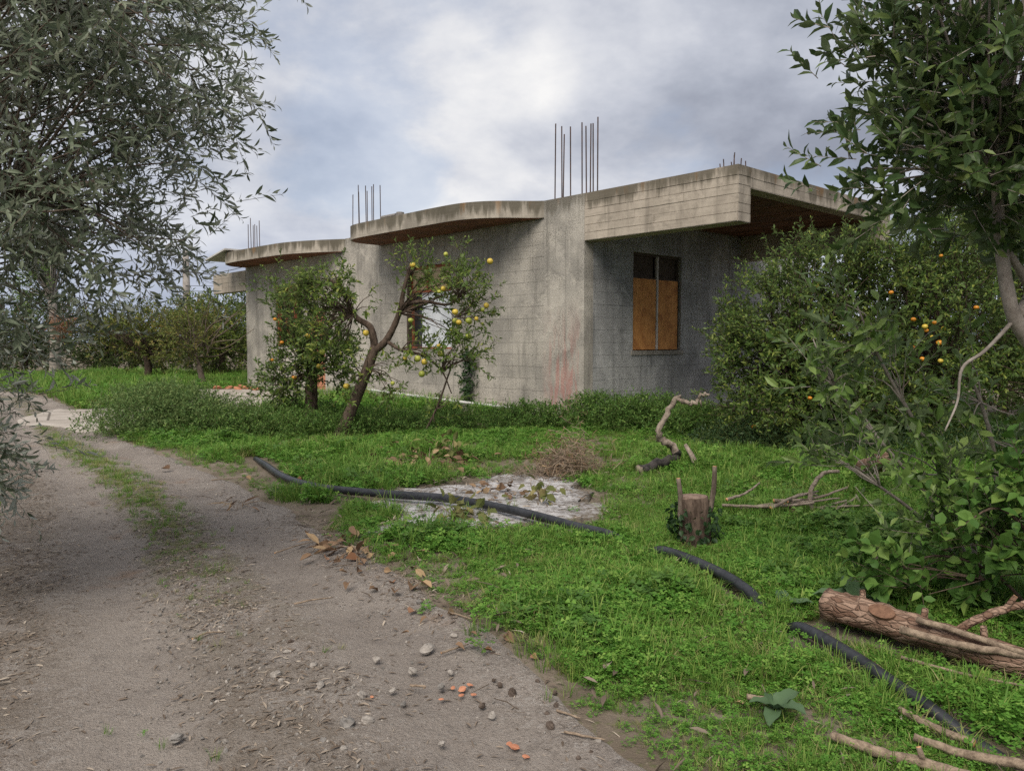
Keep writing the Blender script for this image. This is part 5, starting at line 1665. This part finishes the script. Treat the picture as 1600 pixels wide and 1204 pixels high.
# ------------------------------------------------------------------ grass, clover, litter (instanced tufts)
def proto_collection(name, protos):
    c = bpy.data.collections.new(name)
    for k, (V, F, rn, mi, mats) in enumerate(protos):
        me = bpy.data.meshes.new(f'{name}_{k:02d}')
        me.from_pydata(V.tolist(), [], F.tolist())
        a = me.attributes.new('rnd', 'FLOAT', 'FACE'); a.data.foreach_set('value', np.asarray(rn, np.float32))
        me.materials.append(mats)
        o = bpy.data.objects.new(f'{name}_{k:02d}', me)
        c.objects.link(o)
    return c


def clover_tuft(n, rad, h, lf, m_):
    Vs, Fs, rn = [], [], []
    nb = 0
    for k in range(n):
        a = r.uniform(0, 6.28); q = rad * math.sqrt(r.random())
        c = np.array([q * math.cos(a), q * math.sin(a), h * r.uniform(.35, 1.0) * (1 - .35 * (q / rad) ** 2)])
        nrm = unit(np.array([0, 0, 1.0]) + r.normal(0, .32, 3))
        e1 = unit(np.cross(nrm, [math.cos(a), .3, .2])); e2 = np.cross(nrm, e1)
        s_ = lf * r.uniform(.65, 1.2); a0 = r.uniform(0, 6.28); q_ = r.random()
        for j in range(3):
            t_ = a0 + j * 2.094
            d = e1 * math.cos(t_) + e2 * math.sin(t_); w_ = np.cross(nrm, d)
            Vs += [c, c + d * s_ * .75 + w_ * s_ * .48 + nrm * s_ * .12, c + d * s_ * .86 - nrm * s_ * .05, c + d * s_ * .75 - w_ * s_ * .48 + nrm * s_ * .12]
            Fs += [(nb, nb + 2, nb + 1), (nb, nb + 3, nb + 2)]; rn += [q_, q_]; nb += 4
        g_ = np.array([c[0] * .5, c[1] * .5, 0]); w_ = np.array([-math.sin(a), math.cos(a), 0]) * .0012
        Vs += [g_ - w_, g_ + w_, c]; Fs += [(nb, nb + 1, nb + 2)]; rn += [.2]; nb += 3
    return np.array(Vs), np.array(Fs), rn, None, m_


def grass_tuft(n, rad, h, w, m_, lean=.5):
    Vs, Fs, rn = [], [], []
    nb = 0
    for k in range(n):
        a = r.uniform(0, 6.28); q = rad * math.sqrt(r.random())
        b0 = np.array([q * math.cos(a), q * math.sin(a), 0])
        d = np.array([math.cos(a + r.normal(0, .8)), math.sin(a + r.normal(0, .8)), 0]); s_ = np.array([-d[1], d[0], 0]) * w * r.uniform(.6, 1.2)
        L = h * r.uniform(.5, 1.15); ln = lean * r.uniform(.3, 1.3)
        m1 = b0 + d * L * ln * .3 + np.array([0, 0, L * .55]); m2 = b0 + d * L * ln * .85 + np.array([0, 0, L * .88]) ; t_ = b0 + d * L * ln * 1.4 + np.array([0, 0, L * .92])
        Vs += [b0 - s_, b0 + s_, m1 - s_ * .9, m1 + s_ * .9, m2 - s_ * .55, m2 + s_ * .55, t_]
        Fs += [(nb, nb + 1, nb + 3), (nb, nb + 3, nb + 2), (nb + 2, nb + 3, nb + 5), (nb + 2, nb + 5, nb + 4), (nb + 4, nb + 5, nb + 6)]
        q_ = r.random(); rn += [q_] * 5; nb += 7
    return np.array(Vs), np.array(Fs), rn, None, m_


def litter_bit(kind):
    V, F = leaf_template('thin' if kind else 'lance')
    V = V.copy(); V[:, 2] += .06
    return V, F, [r.random()] * len(F), None, M['litter']


def instancer(name, coll, P, rot, scl, idx, label, cat, material):
    me = bpy.data.meshes.new(name)
    me.from_pydata(P.tolist(), [], [])
    for nm, typ, dat in (('rot', 'FLOAT_VECTOR', rot), ('scl', 'FLOAT', scl), ('idx', 'INT', idx)):
        a = me.attributes.new(nm, typ, 'POINT')
        a.data.foreach_set('vector' if typ == 'FLOAT_VECTOR' else 'value', np.ascontiguousarray(dat, np.int32 if typ == 'INT' else np.float32).ravel())
    o = link(name, me, None, material)
    ng = bpy.data.node_groups.new(name + '_nodes', 'GeometryNodeTree')
    ng.interface.new_socket('Geometry', in_out='INPUT', socket_type='NodeSocketGeometry')
    ng.interface.new_socket('Geometry', in_out='OUTPUT', socket_type='NodeSocketGeometry')
    gi = ng.nodes.new('NodeGroupInput'); go = ng.nodes.new('NodeGroupOutput')
    ip = ng.nodes.new('GeometryNodeInstanceOnPoints')
    ci = ng.nodes.new('GeometryNodeCollectionInfo')
    ci.inputs['Collection'].default_value = coll
    ci.inputs['Separate Children'].default_value = True
    ci.inputs['Reset Children'].default_value = True
    ip.inputs['Pick Instance'].default_value = True

    def attr(nm, typ):
        a = ng.nodes.new('GeometryNodeInputNamedAttribute'); a.data_type = typ; a.inputs['Name'].default_value = nm
        return a.outputs[0]
    L_ = ng.links.new
    L_(gi.outputs[0], ip.inputs['Points']); L_(ci.outputs[0], ip.inputs['Instance'])
    L_(attr('rot', 'FLOAT_VECTOR'), ip.inputs['Rotation']); L_(attr('scl', 'FLOAT'), ip.inputs['Scale']); L_(attr('idx', 'INT'), ip.inputs['Instance Index'])
    L_(ip.outputs[0], go.inputs[0])
    md = o.modifiers.new('tufts', 'NODES'); md.node_group = ng
    return tag(o, label, cat, kind='stuff')


coll = proto_collection('tuft', [clover_tuft(26, .085, .10, .020, M['clover']) for _ in range(4)]        # 0-3
                        + [clover_tuft(14, .07, .05, .017, M['clover']) for _ in range(2)]              # 4-5 low
                        + [grass_tuft(26, .06, .13, .0024, M['grass']) for _ in range(3)]               # 6-8
                        + [grass_tuft(22, .07, .09, .0022, M['straw'], .9) for _ in range(2)]           # 9-10
                        + [clover_tuft(16, .10, .14, .032, M['weed']) for _ in range(2)])               # 11-12 broad herb
twc = proto_collection('twiglet', [(np.array([(-.5, -.012, .02), (-.5, .012, .02), (0, .05, .06), (0, .075, .06), (.5, -.008, .03), (.5, .008, .03), (0, .06, .03), (-.5, 0, 0), (.5, 0, .015)]) + np.array([0, 0, .0]), np.array([(0, 2, 1), (1, 2, 3), (2, 4, 3), (3, 4, 5), (0, 7, 6), (0, 6, 2), (2, 6, 8), (2, 8, 4)]), [q_] * 8, None, M['litter']) for q_ in (.1, .5, .9)])
litc = proto_collection('litter', [litter_bit(k % 2) for k in range(8)])

PIPE_XY = pp[:, :2]


def keep_clear(x, y):
    ok = ~inpoly(x, y, [tuple(q) for q in PAD])
    d2 = np.full(len(x), 9.0)
    for q in PIPE_XY[::2]:
        d2 = np.minimum(d2, (x - q[0]) ** 2 + (y - q[1]) ** 2)
    ok &= d2 > np.where(y > 7.2, .2, np.where(y > 5.75, .12, .085)) ** 2
    hid = ((np.hypot(x - .93, y - 5.58) < .2) | (np.hypot(x - 1.43, y - 4.12) < .18))
    ok |= hid & (d2 < .12 ** 2)
    ok &= np.hypot(x - 1.36, y - 5.75) > .16
    for t_ in np.linspace(0, 1, 12):
        q = np.array([1.66, 4.04]) * (1 - t_) + np.array([2.6, 2.98]) * t_
        ok &= np.hypot(x - q[0], y - q[1]) > .10
    # inside of the house footprint
    c_, s_ = math.cos(-HANG), math.sin(-HANG)
    lx = (x - HC[0]) * c_ - (y - HC[1]) * s_; ly = (x - HC[0]) * s_ + (y - HC[1]) * c_
    ok &= ~((lx > FAR - .2) & (lx < .05) & (ly > -.5) & (ly < BACK))
    return ok


def sample(n, x0, x1, y0, y1):
    # density falls with distance from the track's start, where the tufts get larger
    return r.uniform(x0, x1, n), r.uniform(y0, y1, n)


pts = []


def zone(n, box_, dens, scale_f, kind_f):
    x, y = sample(n, *box_)
    w, wd = track_uv(x, y)
    k = keep_clear(x, y)
    out = (w - 1) * wd                                   # metres right of the track
    outl = -w * wd
    d = dens(x, y, out, outl)
    k &= r.random(len(x)) < d
    x, y, out = x[k], y[k], out[k]
    s_ = scale_f(x, y, out) * r.uniform(.7, 1.25, len(x))
    pts.append((x, y, s_, kind_f(x, y, out)))


ASHL = [tuple(ASHC + (q - ASHC) * .93) for q in ASHP]
ASHO = [tuple(ASHC + (q - ASHC) * 1.04) for q in ASHP]


def lush(x, y):
    return .6 * vnoise(x, y, .7) + .4 * vnoise(x + 40, y, 2.1)


def dens_field(x, y, out, outl):
    d = (sstep(out, -.02, .12) + .12 * sstep(out, -.25, .0)) * (.75 + .25 * sstep(out, .1, .6))
    d = np.clip(d, 0, 1)
    thin = np.where(inpoly(x, y, ASHO), .28, 1.0) * np.where(inpoly(x, y, ASHL), 0.04, 1.0)
    litt = 1 - .65 * np.exp(-(((x + 1.0) / .55) ** 2 + ((y - 5.3) / .7) ** 2))
    back = 1 - .35 * np.exp(-(((x + .6) / 1.2) ** 2 + ((y - 9.4) / .7) ** 2))
    worn = 1 - .5 * sstep(.6 * vnoise(x + 9, y, 1.1) + .4 * vnoise(x, y + 5, 3.4), .62, .72) * (out < 1.6)
    return d * thin * litt * back * worn


def kind_field(x, y, out):
    l_ = lush(x, y)
    q = r.random(len(x))
    kind = r.integers(0, 4, len(x))
    kind = np.where(q < .16, r.integers(6, 9, len(x)), kind)
    dry = (l_ < .42) | (np.abs(out) < .25) | inpoly(x, y, ASHO)
    kind = np.where(dry & (q < .55), r.integers(4, 11, len(x)), kind)
    kind = np.where((l_ > .5) & (q > .84), r.integers(11, 13, len(x)), kind)
    mid_ = (y > 6.2) & (y < 11)
    kind = np.where(mid_ & (q < .36), r.integers(6, 9, len(x)), kind)
    kind = np.where(mid_ & (q > .86), r.integers(9, 11, len(x)), kind)
    return kind


zone(30000, (-1.5, 5.5, 1.9, 7.2), dens_field, lambda x, y, o: (.5 + 2.3 * np.clip(lush(x, y) - .22, 0, 1)) * (.55 + .45 * sstep(o, 0, .5)) * (1 - .25 * (y > 6.2)), kind_field)
zone(26000, (-7.5, 9, 7.2, 15.5), dens_field, lambda x, y, o: (.4 + 2.3 * np.clip(lush(x, y) - .22, 0, 1)) * (.6 + .4 * sstep(o, 0, .5)), kind_field)
zone(9000, (5.5, 14, 2, 14), dens_field, lambda x, y, o: 1.6 + 0 * x, kind_field)
zone(16000, (-30, 4, 15.5, 36), lambda x, y, o, l_: np.where(o > .1, .9, np.where(l_ > .2, .9, 0)), lambda x, y, o: 2.0 + 1.2 * lush(x, y), lambda x, y, o: np.where(r.random(len(x)) < .45, r.integers(6, 9, len(x)), np.where(r.random(len(x)) < .25, r.integers(9, 11, len(x)), r.integers(0, 4, len(x)))))
# left bank under the olive and the strip between the ruts
zone(14000, (-12, -2.4, 1.5, 16), lambda x, y, o, l_: np.where(l_ > 0, .8, np.where(l_ > -1.3, .10, 0)), lambda x, y, o: 1.0 + .5 * lush(x, y), lambda x, y, o: r.integers(4, 11, len(x)))


def strip(x, y, out, outl):
    w, wd = track_uv(x, y)
    g = np.exp(-((w - .715) / .05) ** 2) * sstep(y, 3.9, 5.6) * sstep(y, 15, 11)
    pat = sstep(vnoise(x, y, 1.6) * .7 + vnoise(x, y, 5) * .3, .26, .50)
    few = .05 * np.exp(-((w - .73) / .09) ** 2) * (vnoise(x, y, 3) > .62)
    return g * pat * .75 + few


zone(60000, (-9, .5, 2.3, 15), strip, lambda x, y, o: .30 + .22 * sstep(y, 5, 9), lambda x, y, o: r.choice([4, 5, 6, 7, 8, 9, 10, 10, 9, 4, 5], len(x)))

X_ = np.concatenate([p_[0] for p_ in pts]); Y_ = np.concatenate([p_[1] for p_ in pts]); S_ = np.concatenate([p_[2] for p_ in pts]); K_ = np.concatenate([p_[3] for p_ in pts]).astype(int)
P_ = np.stack([X_, Y_, height(X_, Y_) - .005], 1)
rot = np.stack([r.normal(0, .12, len(X_)), r.normal(0, .12, len(X_)), r.uniform(0, 6.28, len(X_))], 1)
instancer('grass', coll, P_, rot, S_, K_, 'bright green clover and short grass covering the ground round the house', 'grass', M['clover'])

# olive leaf and chip litter on the track
n = 130000
x, y = r.uniform(-6, .8, n), r.uniform(1.9, 9.5, n)
w, wd = track_uv(x, y)
pr = .9 * sstep(w, .55, .44) * sstep(w, -.25, .05) + .9 * np.exp(-((w - .72) / .07) ** 2) * sstep(y, 8.5, 5.0) + .07 * ((w > 0) & (w < 1)) + .8 * np.exp(-((w - 1.0) / .05) ** 2) * np.exp(-((y - 5.2) / 1.1) ** 2)
pr *= .25 + 1.1 * vnoise(x, y, 1.7)
k = (r.random(n) < pr) & (w > -.3) & (w < 1.1)
x, y = x[k], y[k]
P_ = np.stack([x, y, height(x, y) - .004], 1)
rut_w = w[k]
P_[:, 2] -= .030 * (np.exp(-((rut_w - .87) / .06) ** 2) + np.exp(-((rut_w - .595) / .06) ** 2))
P_[:, 2] += .012
rot = np.stack([r.normal(0, .18, len(x)), r.normal(0, .18, len(x)), r.uniform(0, 6.28, len(x))], 1)
instancer('leaf_litter', litc, P_, rot, r.uniform(.018, .055, len(x)), r.integers(0, 8, len(x)), 'dry olive leaves and chips strewn over the dirt track', 'litter', M['litter'])

n = 9000
x, y = r.uniform(-3, 4.5, n), r.uniform(2.3, 11, n)
o_ = edge_dist(x, y, EDGE_R)
k = (o_ > 0) & keep_clear(x, y) & (r.random(n) < .10 + .5 * np.exp(-o_ / .35) + .8 * inpoly(x, y, ASHO))
x, y = x[k], y[k]
P_ = np.stack([x, y, height(x, y) + .03 + .03 * r.random(len(x))], 1)
rot = np.stack([r.normal(0, .4, len(x)), r.normal(0, .4, len(x)), r.uniform(0, 6.28, len(x))], 1)
instancer('fallen_leaves', litc, P_, rot, r.uniform(.04, .10, len(x)), r.integers(0, 8, len(x)), 'small dry leaves and bits caught in the grass and ash', 'litter', M['litter'])

n = 1500
x, y = r.uniform(-3, 4.5, n), r.uniform(2.3, 11, n)
o_ = edge_dist(x, y, EDGE_R)
k = (o_ > -.4) & keep_clear(x, y) & (r.random(n) < .22 + .6 * np.exp(-np.abs(o_) / .3) + .6 * inpoly(x, y, ASHO))
x, y = x[k], y[k]
P_ = np.stack([x, y, height(x, y) + .01 + .05 * r.random(len(x)) * (o_[k] > .1)], 1)
rot = np.stack([r.normal(0, .15, len(x)), r.normal(0, .25, len(x)), r.uniform(0, 6.28, len(x))], 1)
instancer('fallen_twiglets', twc, P_, rot, r.uniform(.06, .19, len(x)), r.integers(0, 3, len(x)), 'fine dry twigs scattered through the grass and along the track', 'twigs', M['litter'])

# grit on the track
gc = bpy.data.collections.new('grit')
for k_ in range(4):
    g_ = bpy.data.objects.new(f'grit_{k_:02d}', rock(60 + k_, M['stone'] if k_ == 1 else M['stoned'], 'grit')); gc.objects.link(g_)
n = 26000
x, y = r.uniform(-4, .9, n), r.uniform(2.2, 7, n)
w, wd = track_uv(x, y)
k = (w > .03) & (w < .99) & (r.random(n) < (.16 + .84 * np.exp(-((w - .73) / .08) ** 2)) * sstep(y, 6.5, 3.2) * (.3 + vnoise(x, y, 2.5)))
x, y, w = x[k], y[k], w[k]
P_ = np.stack([x, y, height(x, y) + .006 - .030 * (np.exp(-((w - .87) / .06) ** 2) + np.exp(-((w - .595) / .06) ** 2))], 1)
rot = r.uniform(0, 6.28, (len(x), 3))
instancer('gravel', gc, P_, rot, .0025 + .008 * r.random(len(x)) ** 3, r.integers(0, 4, len(x)), 'loose grit and small pebbles on the dirt track', 'gravel', M['stone'])
